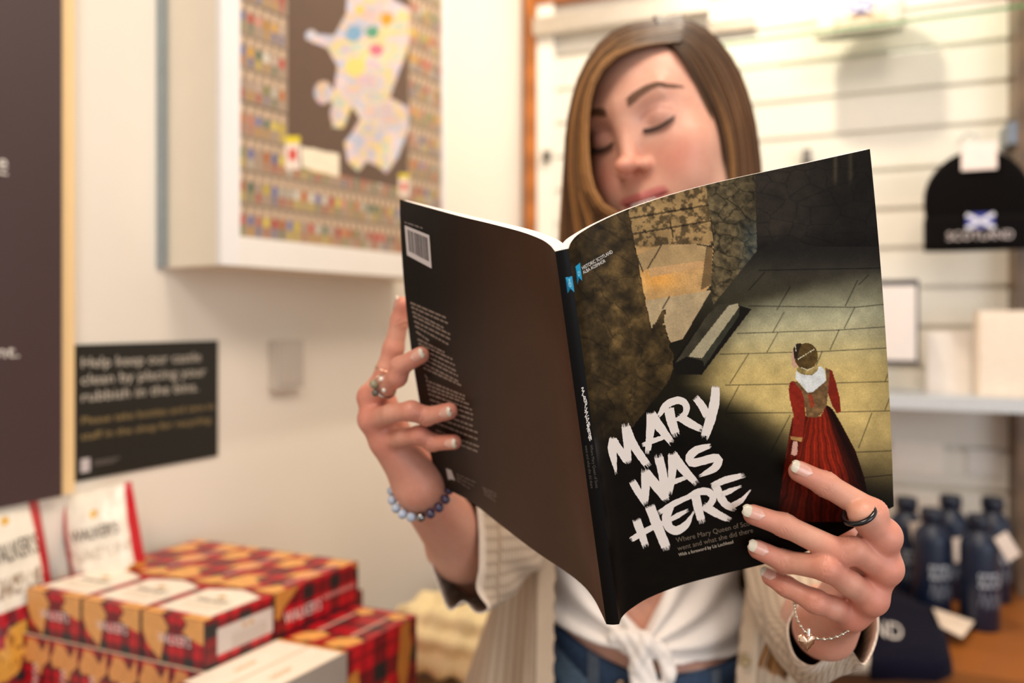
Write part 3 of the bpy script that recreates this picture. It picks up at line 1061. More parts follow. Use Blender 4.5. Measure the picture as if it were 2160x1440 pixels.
RS, LS = surf(RT, RB, 24 / FP * .47), surf(LT, LB, -15 / FP * .60)


def normals(f, s, v, e=1e-3):
    a = f(np.clip(s + e, 0, 1), v) - f(np.clip(s - e, 0, 1), v); b_ = f(s, np.clip(v + e, 0, 1)) - f(s, np.clip(v - e, 0, 1))
    n = np.cross(a, b_); n /= np.linalg.norm(n, axis=-1)[..., None]
    return np.where((n[..., 1] > 0)[..., None], n, -n)          # away from the camera


def invert(f, X, Y, s0=None, v0=None):
    X, Y = np.atleast_1d(X).astype(float), np.atleast_1d(Y).astype(float)
    g = np.linspace(0, 1, 41); S, V = np.meshgrid(g, g)
    q = proj(f(S, V)).reshape(-1, 2)
    j = np.argmin((q[None, :, 0] - X[:, None]) ** 2 + (q[None, :, 1] - Y[:, None]) ** 2, 1)
    s, v = S.ravel()[j].copy(), V.ravel()[j].copy()
    for _ in range(12):
        p0 = proj(f(s, v)); e = 1e-3
        a = (proj(f(np.clip(s + e, 0, 1), v)) - proj(f(np.clip(s - e, 0, 1), v))) / (np.clip(s + e, 0, 1) - np.clip(s - e, 0, 1))[:, None]
        b_ = (proj(f(s, np.clip(v + e, 0, 1))) - proj(f(s, np.clip(v - e, 0, 1)))) / (np.clip(v + e, 0, 1) - np.clip(v - e, 0, 1))[:, None]
        r = np.stack([X, Y], -1) - p0
        det = a[:, 0] * b_[:, 1] - a[:, 1] * b_[:, 0]
        s = np.clip(s + (r[:, 0] * b_[:, 1] - r[:, 1] * b_[:, 0]) / det, 0, 1)
        v = np.clip(v + (a[:, 0] * r[:, 1] - a[:, 1] * r[:, 0]) / det, 0, 1)
    return s, v


def on_cover(f, X, Y, off=.00015):
    s, v = invert(f, X, Y)
    return f(s, v) - normals(f, s, v) * off


book = thing('paperback_book', RS(.0, 1.0), 'open glossy paperback with a woman in red on its dark cover, held by the reader', 'book')


def mix(C, k, col, a=1.0):
    a = a if np.ndim(a) == 0 else a[k][..., None]
    C[k] = C[k] * (1 - a) + np.array(col, float) * a


def paint_front(X, Y):
    C = np.zeros(X.shape + (3,))
    n = fbm(X / 26, Y / 26, 5); n2 = fbm(X / 9 + 5, Y / 9, 4); n3 = fbm(X / 90 + 3, Y / 70)
    # paved floor with the pool of light
    xl = np.interp(Y, [560, 600, 640, 700, 770, 810, 840, 870, 920, 980, 1040], [1900, 1720, 1590, 1540, 1500, 1490, 1530, 1590, 1650, 1690, 1760])
    Lg = sm(-70, 60, X - xl) * sm(560, 690, Y + (X - 1700) * .12) * (1 - sm(860, 1060, Y - (X - 1750) * .25))
    warm = sm(650, 800, Y)[..., None]
    lit = np.array((180, 174, 140)) * (1 - warm) + np.array((208, 180, 114)) * warm
    top = sm(500, 660, Y - (X - 1600) * .1)[..., None]
    dk = np.array((34, 30, 26)) * (1 - top) + np.array((30, 26, 16)) * top
    grey = (sm(520, 590, Y) * (1 - sm(620, 700, Y)) * .30)[..., None]
    C[:] = dk * (1 - Lg[..., None]) + lit * Lg[..., None] + np.array((90, 86, 72)) * grey * (1 - Lg[..., None])
    C *= (.86 + .24 * n + .06 * n2)[..., None]
    fall = 1 - .82 * sm(960, 1090, Y - (X - 1800) * .35)
    C *= fall[..., None]
    far = .5 + .5 * sm(1780, 1895, X) * 0 + .5 * (1 - .35 * sm(1800, 1890, X))
    C *= far[..., None]
    slabs = [[(1600, 570), (1867, 565)], [(1580, 645), (1803, 648), (1880, 640)], [(1556, 703), (1768, 696), (1882, 688)], [(1519, 747), (1734, 741), (1886, 733)], [(1530, 812), (1700, 809), (1890, 804)], [(1531, 871), (1700, 870), (1892, 866)],
             [(1690, 958), (1892, 950)], [(1613, 574), (1579, 612)], [(1809, 591), (1783, 645)], [(1803, 648), (1781, 692)], [(1654, 658), (1630, 701)], [(1641, 701), (1618, 742)], [(1770, 696), (1751, 737)], [(1579, 746), (1540, 808)],
             [(1734, 742), (1717, 780)], [(1889, 746), (1867, 804)], [(1889, 806), (1867, 864)], [(1667, 875), (1626, 953)], [(1839, 871), (1811, 944)], [(1559, 813), (1531, 866)], [(1667, 604), (1639, 653)], [(1832, 580), (1812, 600)], [(1790, 1010), (1893, 1000)]]
    for pl in slabs:
        for a, c in zip(pl[:-1], pl[1:]):
            d = segd(X, Y, a, c); k = d < 3
            C[k] *= (1 - (.30 + .30 * n2[k]) * np.clip(1.3 - d[k] / 1.3, 0, 1))[:, None]
    # black lower left
    b1 = sm(-60, 90, (Y - (870 + (X - 1300) * .35)))[..., None] * (1 - sm(1640, 1760, X)[..., None])
    C = C * (1 - b1) + np.array((17, 13, 9)) * b1 * (.7 + .5 * n[..., None])
    # far dark wall
    k = inpoly(X, Y, [(1585, 340), (1850, 290), (1864, 520), (1720, 520), (1650, 500), (1597, 530)])
    w = worley(X / 48 + n * .5, Y / 36)
    base = np.array((50, 43, 36)) * (.75 + .5 * n[..., None]) * (1 - .35 * sm(1640, 1800, X)[..., None])
    base = base * (.80 + .20 * sm(0, .10, w))[..., None]
    base += (np.exp(-((X - 1762) / 4.5) ** 2) + np.exp(-((X - 1794) / 5) ** 2) * .8)[..., None] * np.array((34, 30, 22)) * (1 - sm(370, 400, Y))[..., None]
    C[k] = base[k]
    shade = k & (Y > 470); C[shade] = C[shade] * (1 - .35 * sm(470, 530, Y[shade])[:, None])
    # shaft of rough wall
    k = inpoly(X, Y, [(1486, 380), (1592, 350), (1597, 528), (1505, 642), (1494, 600), (1504, 560), (1506, 500)])
    w = worley(X / 40 + n * .8, Y / 30 + n * .8)
    base = (np.array((100, 86, 60)) * (.45 + 1.0 * n2[..., None])) * (.6 + .4 * sm(0, .12, w))[..., None]
    base = base * (1 - .25 * sm(1540, 1590, X))[..., None] + np.array((8, 18, 26)) * (sm(1545, 1590, X) * sm(440, 500, Y))[..., None]
    C[k] = base[k]
    # lit sandstone niche
    k = inpoly(X, Y, [(1320, 420), (1488, 380), (1505, 512), (1500, 600), (1420, 700), (1376, 700), (1362, 640), (1345, 545)])
    sp = sm(.44, .66, fbm(X / 9, Y / 9, 6)) * .75
    br = np.minimum(np.abs((Y + (X - 1320) * .17) - 496), np.abs((Y + (X - 1320) * .17) - 462))
    base = np.array((204, 160, 104)) * (.8 + .35 * n[..., None])
    base = base * (1 - .62 * sp[..., None] * (1 - sm(515, 525, Y))[..., None])
    hot = np.exp(-(((X - 1390) / 45) ** 2 + ((Y - 590) / 22) ** 2))[..., None]
    base += hot * np.array((40, 14, -16))
    base = np.where((Y < 520)[..., None], base * np.array((.84, .86, .86)), base)
    C[k] = base[k]
    kk = k & (br < 2.2) & (Y < 520); C[kk] *= .55
    for pl, c in (([(1343, 538), (1396, 516), (1500, 514), (1482, 556), (1368, 566), (1352, 572)], (182, 150, 104)), ([(1366, 566), (1482, 549), (1490, 562), (1372, 584)], (206, 160, 108)),
                  ([(1362, 634), (1500, 612), (1440, 715), (1414, 722), (1400, 685), (1376, 700)], (190, 164, 124))):
        k = inpoly(X, Y, pl); C[k] = (np.array(c) * (.86 + .26 * n[..., None]))[k]
    for a, c in (((1396, 516), (1366, 566)), ((1412, 625), (1398, 650)), ((1343, 540), (1356, 572)), ((1470, 515), (1500, 520)), ((1420, 500), (1414, 470))):
        C[segd(X, Y, a, c) < 1.6] *= .5
    C[inpoly(X, Y, [(1490, 520), (1504, 512), (1500, 600), (1478, 612)])] *= .62
    # rough foreground wall on the left
    edge = [(1190, 540), (1196, 520), (1250, 470), (1325, 430), (1332, 480), (1345, 545), (1356, 605), (1366, 655), (1373, 692), (1386, 676), (1402, 650), (1403, 668), (1400, 684), (1410, 712), (1416, 735), (1424, 770), (1412, 800), (1390, 830), (1372, 852), (1350, 880), (1325, 915), (1290, 980), (1262, 1030), (1250, 1090), (1262, 1340), (1200, 1340)]
    k = inpoly(X + (n2 - .5) * 10, Y, edge)
    w = worley(X / 62 + n * .7, Y / 52 + n * .7)
    st_ = fbm(X / 11 + n * 3, Y / 38, 5)[..., None]
    base = np.array((92, 72, 42)) * (.30 + 1.15 * n[..., None] * (.35 + .8 * n2[..., None] + .35 * st_))
    base = base * (.74 + .26 * sm(0, .07, w))[..., None]
    base *= (1 - .80 * sm(760, 1010, Y + (1330 - X) * .1))[..., None]
    base *= (.62 + .38 * sm(1200, 1300, X))[..., None]
    C[k] = base[k]
    # stone bench and its shadow
    C[inpoly(X, Y, [(1492, 664), (1545, 640), (1585, 652), (1480, 790), (1424, 790), (1418, 762)])] = (24, 20, 15)
    k = inpoly(X, Y, [(1492, 664), (1516, 642), (1556, 639), (1482, 760), (1448, 752), (1425, 765)]); C[k] = (np.array((66, 60, 46)) * (.7 + .5 * n[..., None]))[k]
    k = inpoly(X, Y, [(1538, 643), (1556, 640), (1559, 648), (1481, 755), (1452, 752)]); C[k] = (np.array((178, 164, 132)) * (.9 + .15 * n[..., None]))[k]
    k = inpoly(X, Y, [(1559, 648), (1560, 664), (1486, 772), (1481, 755)]); C[k] = (np.array((58, 56, 44)) * (.7 + .5 * n[..., None]))[k]
    # woman in the red dress
    q = lambda pts: [(1560 + a / 3.272, 660 + c / 3.272) for a, c in pts]
    k = inpoly(X, Y, q([(455, 710), (560, 712), (600, 635), (640, 660), (700, 760), (800, 950), (860, 1130), (900, 1330), (920, 1440), (260, 1440), (275, 1300), (310, 1050), (345, 820), (365, 720)]))
    ang = np.arctan2(X - 1722, Y - 800)
    pl = .5 + .28 * np.sin(ang * 62 + 5 * n) + .22 * np.sin(ang * 171 + 9 * n + 1)
    pl = np.clip(pl, 0, 1)
    rr = np.array((176, 46, 22)) * (.50 + .55 * pl[..., None] * (.6 + .5 * n2[..., None]))
    rr *= (1 - .78 * sm(.22, .42, ang))[..., None] * (1 - .45 * sm(980, 1080, Y))[..., None] * (1 - .35 * sm(-.10, -.3, ang))[..., None]
    C[k] = rr[k]
    def part(pts, c, amt=.35):
        k = inpoly(X, Y, q(pts)); C[k] = (np.array(c) * (1 - amt / 2 + amt * n2[..., None]))[k]
    part([(370, 885), (402, 885), (398, 975), (380, 985), (356, 975)], (206, 160, 142), .1)
    part([(590, 372), (640, 400), (665, 480), (690, 580), (697, 680), (672, 692), (640, 640), (612, 560), (600, 440)], (128, 36, 22))
    part([(345, 480), (338, 540), (352, 620), (372, 700), (362, 858), (432, 872), (456, 700), (446, 560), (400, 480), (370, 468)], (138, 38, 24))
    part([(352, 850), (434, 860), (430, 888), (356, 874)], (176, 132, 76))
    part([(372, 470), (400, 474), (470, 550), (505, 545), (600, 465), (590, 375), (624, 395), (606, 600), (600, 640), (560, 700), (530, 722), (462, 715), (446, 600), (430, 540)], (118, 88, 56), .8)
    part([(470, 560), (500, 560), (520, 640), (490, 660)], (150, 62, 40), .5)
    part([(392, 398), (383, 450), (430, 500), (470, 549), (505, 545), (596, 468), (588, 395), (560, 365), (520, 385), (470, 420), (420, 420)], (222, 222, 218), .2)
    part([(395, 385), (410, 365), (520, 360), (545, 365), (540, 395), (500, 430), (440, 425), (400, 405)], (160, 136, 84), .7)
    part([(372, 240), (357, 300), (364, 330), (361, 350), (372, 376), (395, 378), (410, 330), (405, 260)], (206, 160, 136), .1)
    k = np.hypot((X - 1700.5) / 25, (Y - 751) / 28) < 1; C[k] = (np.array((92, 70, 36)) * (.6 + .7 * n2[..., None]))[k]
    k = inpoly(X, Y, q([(368, 250), (395, 210), (430, 208), (410, 260), (395, 320), (378, 300)])); C[k] = (46, 34, 26)
    for a, c in (((405, 318), (515, 250)), ((428, 378), (470, 394)), ((470, 394), (515, 372)), ((385, 225), (388, 262))):
        (ax, ay), (bx, by) = q([a, c]); L = math.hypot(bx - ax, by - ay)
        for t_ in np.arange(0, L, 2.6):
            C[np.hypot(X - ax - (bx - ax) * t_ / L, Y - ay - (by - ay) * t_ / L) < 1.15] = (226, 214, 176)
    C *= (.93 + .14 * vn(X * .9, Y * .9))[..., None]
    return np.clip(C, 0, 255)


nu, nv = 440, 500
S_, V_ = np.meshgrid(np.linspace(0, 1, nu), np.linspace(0, 1, nv))
G = RS(S_, V_); Q = proj(G)
MB().grid(G, paint_front(Q[..., 0], Q[..., 1])).build('front_cover', M['cover'], book, 'printed front cover: stone hall and a woman in a red dress')

# back cover
nu, nv = 200, 260
S_, V_ = np.meshgrid(np.linspace(0, 1, nu), np.linspace(0, 1, nv))
G = LS(S_, V_); Q = proj(G); X, Y = Q[..., 0], Q[..., 1]
w_ = sm(.98, .25, S_ + .35 * (.45 - V_))[..., None]
C = np.array((28, 24, 20)) * (1 - w_) + np.array((70, 46, 32)) * w_
C *= (.96 + .08 * fbm(X / 60, Y / 60))[..., None]
MB().grid(G, C).build('back_cover', M['back'], book, 'dark brown back cover')

# spine
Sp = []
for s in np.linspace(0, 1, 9):
    a, c = RS(0.0, V_[:, 0]), LS(0.0, V_[:, 0])
    Sp.append(c * (1 - s) + a * s - np.array([0, 1, 0]) * .0010 * 4 * s * (1 - s))
Sp = np.array(Sp).transpose(1, 0, 2)
MB().grid(Sp, (13, 12, 12)).build('spine', M['back'], book, 'black spine')


def spine_pt(u, v):
    i = np.clip(v * 259, 0, 258.999); j = i.astype(int); r = (i - j)[:, None]
    k = np.clip(u * 8, 0, 7.999); m = k.astype(int); q = (k - m)[:, None]
    return (Sp[j, m] * (1 - r) * (1 - q) + Sp[j + 1, m] * r * (1 - q) + Sp[j, m + 1] * (1 - r) * q + Sp[j + 1, m + 1] * r * q) - np.array([0, .00025, 0])


# page blocks
for f, th, nm in ((RS, .0058, 'front_pages'), (LS, .0085, 'back_pages')):
    s = np.linspace(0, .998, 90); v = np.linspace(.003, .997, 60)
    S_, V2 = np.meshgrid(s, v)
    N_ = normals(f, S_, V2)
    t_ = np.minimum(.0006 + th, .0006 + th * (.75 + .25 * S_))
    t_ = th * (1 - .25 * sm(.2, 1, S_))
    A = f(S_, V2) + N_ * .0004
    B_ = f(S_, V2) + N_ * t_[..., None]
    mb = MB()
    mb.grid(B_, (240, 232, 224))
    for sl in ((slice(None), 0), (slice(None), -1), (0, slice(None)), (-1, slice(None))):
        a, c = A[sl], B_[sl]
        nl = 14
        rows = np.array([a * (1 - q) + c * q for q in np.linspace(0, 1, nl)])
        cc_ = np.zeros(rows.shape) + (246, 238, 230)
        cc_[1::3] = (216, 202, 190)
        mb.grid(rows, cc_, False)
    mb.build(nm, M['paper'], book)

# lettering on the covers
TXT = MB()
WHT = (238, 230, 222)
rnd = random.Random(4)


def brush(mb, pts, wid, col=(240, 226, 216), f=RS, sc=1.0, o=(0, 0), tip=.3, bristle=True):
    """a dry-brush stroke in cover coordinates: ragged ribbon plus bristle trails at its end"""
    p = cat(pts, 26); wd = np.interp(np.linspace(0, 1, 26), np.linspace(0, 1, len(wid)), wid) * .525
    t = np.gradient(p, axis=0); t /= np.linalg.norm(t, axis=1)[:, None]
    n = np.c_[-t[:, 1], t[:, 0]]
    jit = lambda: np.array([rnd.uniform(-1, 1) for _ in range(26)]) * 1.6
    K = 5
    rows = []
    e1, e2 = wd + jit(), wd + jit()
    for q in np.linspace(0, 1, K):
        rows.append(p + n * ((-e1) * (1 - q) + e2 * q)[:, None])
    R = np.array(rows)
    ends = []
    Z = R / 3.2725 * sc + np.array([1200, 760])
    if callable(o): Z = o(Z)
    G = on_cover(f, Z[..., 0].ravel(), Z[..., 1].ravel()).reshape(K, 26, 3)
    mb.grid(G, col, False)
    for end in ((-1, 1), (0, -1)):
        i, sg_ = end
        for k in range(20 if bristle else 0):
            q = rnd.uniform(-.95, .95)
            a = p[i] + n[i] * wd[i] * q
            L = rnd.uniform(3, 30) * (1 if sg_ > 0 else .5); w = rnd.uniform(.8, 2.4)
            d = t[i] * sg_
            tri = np.array([a - n[i] * w - d * 4, a + n[i] * w - d * 4, a + n[i] * w * .3 + d * L, a - n[i] * w * .3 + d * L])
            Zt = tri / 3.2725 + np.array([1200, 760])
            if callable(o): Zt = o(Zt)
            mb.add(on_cover(f, Zt[:, 0], Zt[:, 1]), [[0, 1, 2, 3]], col, False)


STROKES = [
    ([(312, 545), (300, 600), (308, 680), (322, 760)], (66, 60, 40, 16)), ([(305, 545), (345, 610), (400, 690)], (44, 50, 52)), ([(405, 690), (402, 600), (392, 460)], (50, 48, 54)), ([(392, 460), (450, 590), (535, 715)], (60, 56, 50)),
    ([(568, 372), (562, 480), (545, 618)], (64, 54, 36)), ([(568, 372), (620, 450), (700, 555)], (66, 62, 44)), ([(516, 580), (580, 555), (650, 530)], (28, 34, 30)),
    ([(622, 378), (670, 310), (740, 275), (795, 290), (812, 340), (780, 390), (730, 410)], (26, 44, 50, 48, 44, 36, 24)), ([(690, 330), (706, 410), (735, 500)], (66, 64, 56)), ([(760, 385), (830, 430), (905, 470)], (54, 56, 44)),
    ([(878, 262), (915, 310), (955, 380)], (46, 52, 56)), ([(1012, 185), (1005, 290), (975, 410), (940, 518)], (52, 66, 66, 56)),
    ([(440, 838), (475, 900), (520, 975)], (48, 50, 40)), ([(522, 970), (528, 880), (530, 775)], (48, 56, 60)), ([(528, 770), (590, 850), (668, 950)], (60, 66, 52)), ([(660, 950), (650, 800), (620, 670)], (56, 58, 60)),
    ([(716, 652), (712, 780), (698, 900)], (64, 52, 34)), ([(716, 652), (780, 740), (868, 835)], (66, 62, 44)), ([(672, 862), (730, 835), (800, 810)], (26, 34, 26)),
    ([(970, 590), (880, 618), (832, 665), (850, 705), (930, 690), (1010, 670), (1035, 695), (1000, 745), (920, 788)], (34, 50, 56, 56, 54, 56, 54, 48, 22)),
    ([(468, 1105), (495, 1180), (525, 1268)], (58, 56, 44)), ([(560, 1010), (610, 1140), (668, 1285)], (66, 68, 62)), ([(436, 1232), (540, 1170), (650, 1120)], (36, 40, 30)),
    ([(700, 1010), (672, 1080), (690, 1150), (745, 1172), (810, 1130), (852, 1060)], (50, 58, 60, 56, 44, 14)), ([(628, 1045), (720, 990), (815, 945)], (30, 40, 34)), ([(700, 1098), (750, 1070), (805, 1040)], (30, 36, 22)),
    ([(872, 925), (890, 1010), (912, 1098)], (60, 58, 52)), ([(820, 945), (890, 908), (960, 905), (995, 945), (970, 995), (930, 1020)], (34, 44, 50, 48, 42, 30)), ([(935, 1005), (1010, 1050), (1092, 1092)], (56, 52, 40)),
    ([(1010, 855), (1040, 930), (1080, 990), (1130, 1015)], (54, 54, 52, 46)), ([(990, 862), (1080, 825), (1190, 795)], (36, 48, 34)), ([(1050, 925), (1100, 905), (1165, 875)], (34, 36, 18)), ([(1130, 1000), (1190, 965), (1236, 912)], (40, 34, 12))]
for pts, wid in STROKES:
    brush(TXT, pts, wid)


def cover_text(mb, f, s, a, c, cap, col, italic=0, zoom=None):
    """lettering along the base line a->c (picture columns and rows), cap = cap height in px"""
    a, c = np.array(a, float), np.array(c, float)
    d = c - a; L = np.linalg.norm(d); n = np.array([d[1], -d[0]]) / L
    V, F = text_tris(s)
    w = V[:, 0].max()
    Z = a + V[:, :1] / w * d + V[:, 1:] / .7 * cap * n
    mb.add(on_cover(f, Z[:, 0], Z[:, 1]), F, col, False)


cover_text(TXT, RS, 'HISTORIC SCOTLAND', (1229, 569), (1293, 533), 7.2, WHT)
cover_text(TXT, RS, 'ALBA AOSMHOR', (1231, 578), (1278, 552), 7.0, WHT)
cover_text(TXT, RS, 'Where Mary Queen of Scots', (1427, 1144), (1592, 1105), 10.5, (108, 92, 76))
cover_text(TXT, RS, 'went and what she did there', (1430, 1161), (1589, 1122), 10.5, (108, 92, 76))
cover_text(TXT, RS, 'With a foreword by Liz Lochhead', (1432, 1173), (1547, 1145), 7, (196, 178, 156))
# blue pennants with a small line emblem
def pennant(mb, fn, col=(0, 150, 196)):
    mb.add(fn(np.array([0, 1, 1, .5, 0]), np.array([0, 0, 1, .72, 1])), [[0, 1, 3, 4], [1, 2, 3]], col, False)
    mb.add(fn(np.array([0, 1, 1, .5, 0]), np.array([0, 0, 1, .72, 1])), [[0, 3, 4]], col, False)
    for (a, b_, c, d) in ((.36, .14, .64, .20), (.42, .20, .58, .34), (.30, .36, .70, .42), (.26, .42, .34, .56), (.66, .42, .74, .56), (.34, .58, .66, .63), (.46, .40, .54, .60)):
        mb.add(fn(np.array([a, c, c, a]), np.array([b_, b_, d, d])) - np.array([0, .0001, 0]), [[0, 1, 2, 3]], (140, 210, 232), False)
def pf(u, v):
    X = 1213 + u * 10 + v * 4.5; Y = 562 - u * 8 + v * 38
    return on_cover(RS, X, Y, .0002)
pennant(TXT, pf)
TXT.build('cover_lettering', M['print'], book, 'white brush title lettering and small print on the front cover')

SPT = MB()
def ps(u, v):
    return spine_pt(.48 + .52 * u, (.0645 + v * .038))
pennant(SPT, ps)
xs0 = np.array([1200, 760.])
v_of = lambda y: (y - 528) / 788.0
def spine_brush(Z):                                   # the same title, turned to read down the spine
    u = (Z[..., 1] - 812) / (1152 - 812); x = (Z[..., 0] - 1283) / (1582 - 1283)
    return u, x
for lst, x0, x1, r0, r1 in (((0, 12), 792, 842, 0, 0), ((12, 20), 838, 874, 0, 0), ((20, 33), 866, 902, 0, 0)):
    pts_all = np.concatenate([np.array(STROKES[i][0], float) for i in range(*lst)])
    mn, mx = pts_all.min(0), pts_all.max(0)
    for i in range(*lst):
        p, wd = STROKES[i]
        p = cat(p, 10)
        # undo the upward slant of the line of letters
        yy_ = p[:, 1] + (p[:, 0] - mn[0]) * .32
        m1 = (mn[1] + .0, mx[1] + (mx[0] - mn[0]) * .32)
        a = (p[:, 0] - mn[0]) / (mx[0] - mn[0]); b_ = (yy_ - m1[0]) / (m1[1] - m1[0])
        t = np.gradient(np.c_[a * 45, b_ * 17], axis=0); t /= np.linalg.norm(t, axis=1)[:, None] + 1e-9
        n = np.c_[-t[:, 1], t[:, 0]]
        w = 0.75
        rows = []
        for sg_ in (-1, 1):
            aa = a + n[:, 0] * w * sg_ / 45; bb = b_ + n[:, 1] * w * sg_ / 17
            rows.append(spine_pt(np.clip(.98 - bb * .62, 0, 1), v_of(x0 + aa * (x1 - x0))))
        SPT.grid(np.array(rows), (236, 226, 218), False)
for s, u0 in (('Where Mary Queen of Scots', .60), ('went and what she did there', .22)):
    put_text(SPT, s, lambda u, v: spine_pt(u0 + v * .22, v_of(910 + u * 92)), (84, 76, 66))
SPT.build('spine_lettering', M['print'], book, 'white spine title and blue pennant')

BT = MB()
def bq(pts, col):
    pts = np.array(pts, float); BT.add(on_cover(LS, pts[:, 0], pts[:, 1], .0002), [list(range(len(pts)))], col, False)
def bmap(u, v):       # barcode label, u right, v down
    a, b_, c, d = np.array([854, 475.]), np.array([906, 496.]), np.array([911, 566.]), np.array([859, 538.])
    return (a * (1 - u) + b_ * u) * (1 - v) + (d * (1 - u) + c * u) * v
g_ = np.array([[bmap(i / 8, j / 8) for i in range(9)] for j in range(9)])
BT.grid(on_cover(LS, g_[..., 0].ravel(), g_[..., 1].ravel(), .0002).reshape(9, 9, 3), (206, 196, 194), False)
u = .10
while u < .9:
    w = rnd.choice([.012, .02, .035]); q = np.array([bmap(u, .10), bmap(u + w, .10), bmap(u + w, .82), bmap(u, .82)])
    BT.add(on_cover(LS, q[:, 0], q[:, 1], .0004), [[0, 1, 2, 3]], (70, 62, 60), False); u += w + rnd.choice([.014, .02, .028])
def wordline(x0, y0, x1, y1, h, col):
    x = 0; L = math.hypot(x1 - x0, y1 - y0); d = np.array([x1 - x0, y1 - y0]) / L
    while x < L - 4:
        w = min(rnd.uniform(4, 14), L - x)
        a = np.array([x0, y0]) + d * x; c = a + d * w
        bq([a, c, c + [0, h], a + [0, h]], col); x += w + 2.0
wordline(854, 467, 893, 480, 3, (120, 110, 104))
for y0, y1, xe in ((636, 668, 941), (645, 680, 946), (655, 689, 936), (664, 703, 950), (675, 713, 950), (685, 725, 948), (697, 716, 905), (713, 741, 938), (722, 758, 960), (732, 768, 960), (742, 780, 962), (752, 792, 969), (763, 802, 967), (773, 811, 974), (788, 800, 905),
                    (800, 833, 981), (809, 842, 985), (818, 852, 994), (828, 862, 996), (840, 872, 998), (852, 884, 1001), (864, 898, 1003), (876, 910, 1008), (888, 924, 1008), (905, 940, 1012), (915, 950, 1008)):
    xs = 866 + (y0 - 636) * .20
    wordline(xs, y0, xe, y1, 4.0, (132, 112, 100))
bq([(941, 987), (952, 991), (960, 1013), (953, 1010), (946, 1011)], (196, 182, 176))
for y in (0, 6, 12):
    wordline(963, 998 + y, 1006 - y * 1.2, 1017 + y, 2.5, (104, 84, 74))
for y in (0, 5, 10, 15):
    wordline(1018 + y * .3, 1026 + y, 1050 - y * .3, 1041 + y, 2.5, (104, 84, 74))
BT.build('back_lettering', M['print'], book, 'pale small print and barcode on the back cover')

# ------------------------------------------------------------------ the reader
HS = 1.05
HZ = np.array([1.13, 1.05, 1.22])


def rotm(y, p, r):
    cy, sy, cp, sp, cr, sr = math.cos(y), math.sin(y), math.cos(p), math.sin(p), math.cos(r), math.sin(r)
    Rz = np.array([[cy, -sy, 0], [sy, cy, 0], [0, 0, 1]]); Rx = np.array([[1, 0, 0], [0, cp, -sp], [0, sp, cp]]); Ry = np.array([[cr, 0, sr], [0, 1, 0], [-sr, 0, cr]])
    return Ry @ Rz @ Rx


HR = rotm(.68, -.06, -.25)
FLIP = np.array([1, -1, 1])
HC = P(1303, 246, .79) - (HR @ (np.array([0, .094, .012]) * HZ)) * FLIP


def h2w(l):
    return (np.asarray(l, float) * HZ) @ HR.T * FLIP + HC


def w2h(p):
    return ((p - HC) * FLIP) @ HR / HZ


def head_local(p):
    q = p.copy(); x = np.abs(q[..., 0]); q[..., 0] = x
    d = ell(q, (0, -.018, .026), (.062, .088, .062))
    d = smin(d, ell(q, (0, .030, .022), (.056, .053, .052)), .03)          # forehead
    d = smin(d, ell(q, (0, .020, -.030), (.060, .066, .080)), .03)
    d = smin(d, ell(q, (0, .034, -.074), (.046, .046, .036)), .03)
    d = smin(d, ell(q, (0, .068, -.100), (.017, .015, .014)), .02)         # chin
    d = smin(d, ell(q, (.040, .052, -.030), (.023, .026, .022)), .022)     # cheekbones
    d = smin(d, ell(q, (.030, .060, -.052), (.020, .020, .020)), .02)      # smiling cheeks
    d = smin(d, cone(q, (0, .083, .020), (.036, .072, .024), .008, .006), .016)   # brow
    d = smax(d, -ell(q, (.031, .100, .001), (.017, .022, .012)), .014)     # sockets
    d = smin(d, ell(q, (.031, .069, .001), (.0145, .0130, .0115)), .005)   # closed lids
    d = smin(d, cone(q, (0, .081, .012), (0, .095, -.020), .0062, .0075), .012)
    d = smin(d, ell(q, (0, .1055, -.031), (.0098, .0150, .0076)), .008)    # nose tip
    d = smin(d, ell(q, (.0125, .092, -.0350), (.0060, .0085, .0055)), .006)
    d = smax(d, -ell(q, (.0065, .0985, -.0410), (.0034, .0050, .0030)), .003)
    d = smin(d, ell(q, (0, .070, -.064), (.028, .022, .020)), .014)        # muzzle
    d = smin(d, cone(q, (0, .0915, -.0605), (.023, .0790, -.0635), .0032, .0014), .004)
    d = smin(d, cone(q, (0, .0905, -.0715), (.020, .0795, -.0670), .0044, .0018), .004)
    d = smax(d, -cone(q, (0, .0975, -.0655), (.024, .0850, -.0645), .0018, .0012), .003)
    d = smin(d, ell(q, (.060, -.008, -.006), (.007, .015, .024)), .006)    # ears
    return d


NECKB = np.array([.185, .975, 1.40])


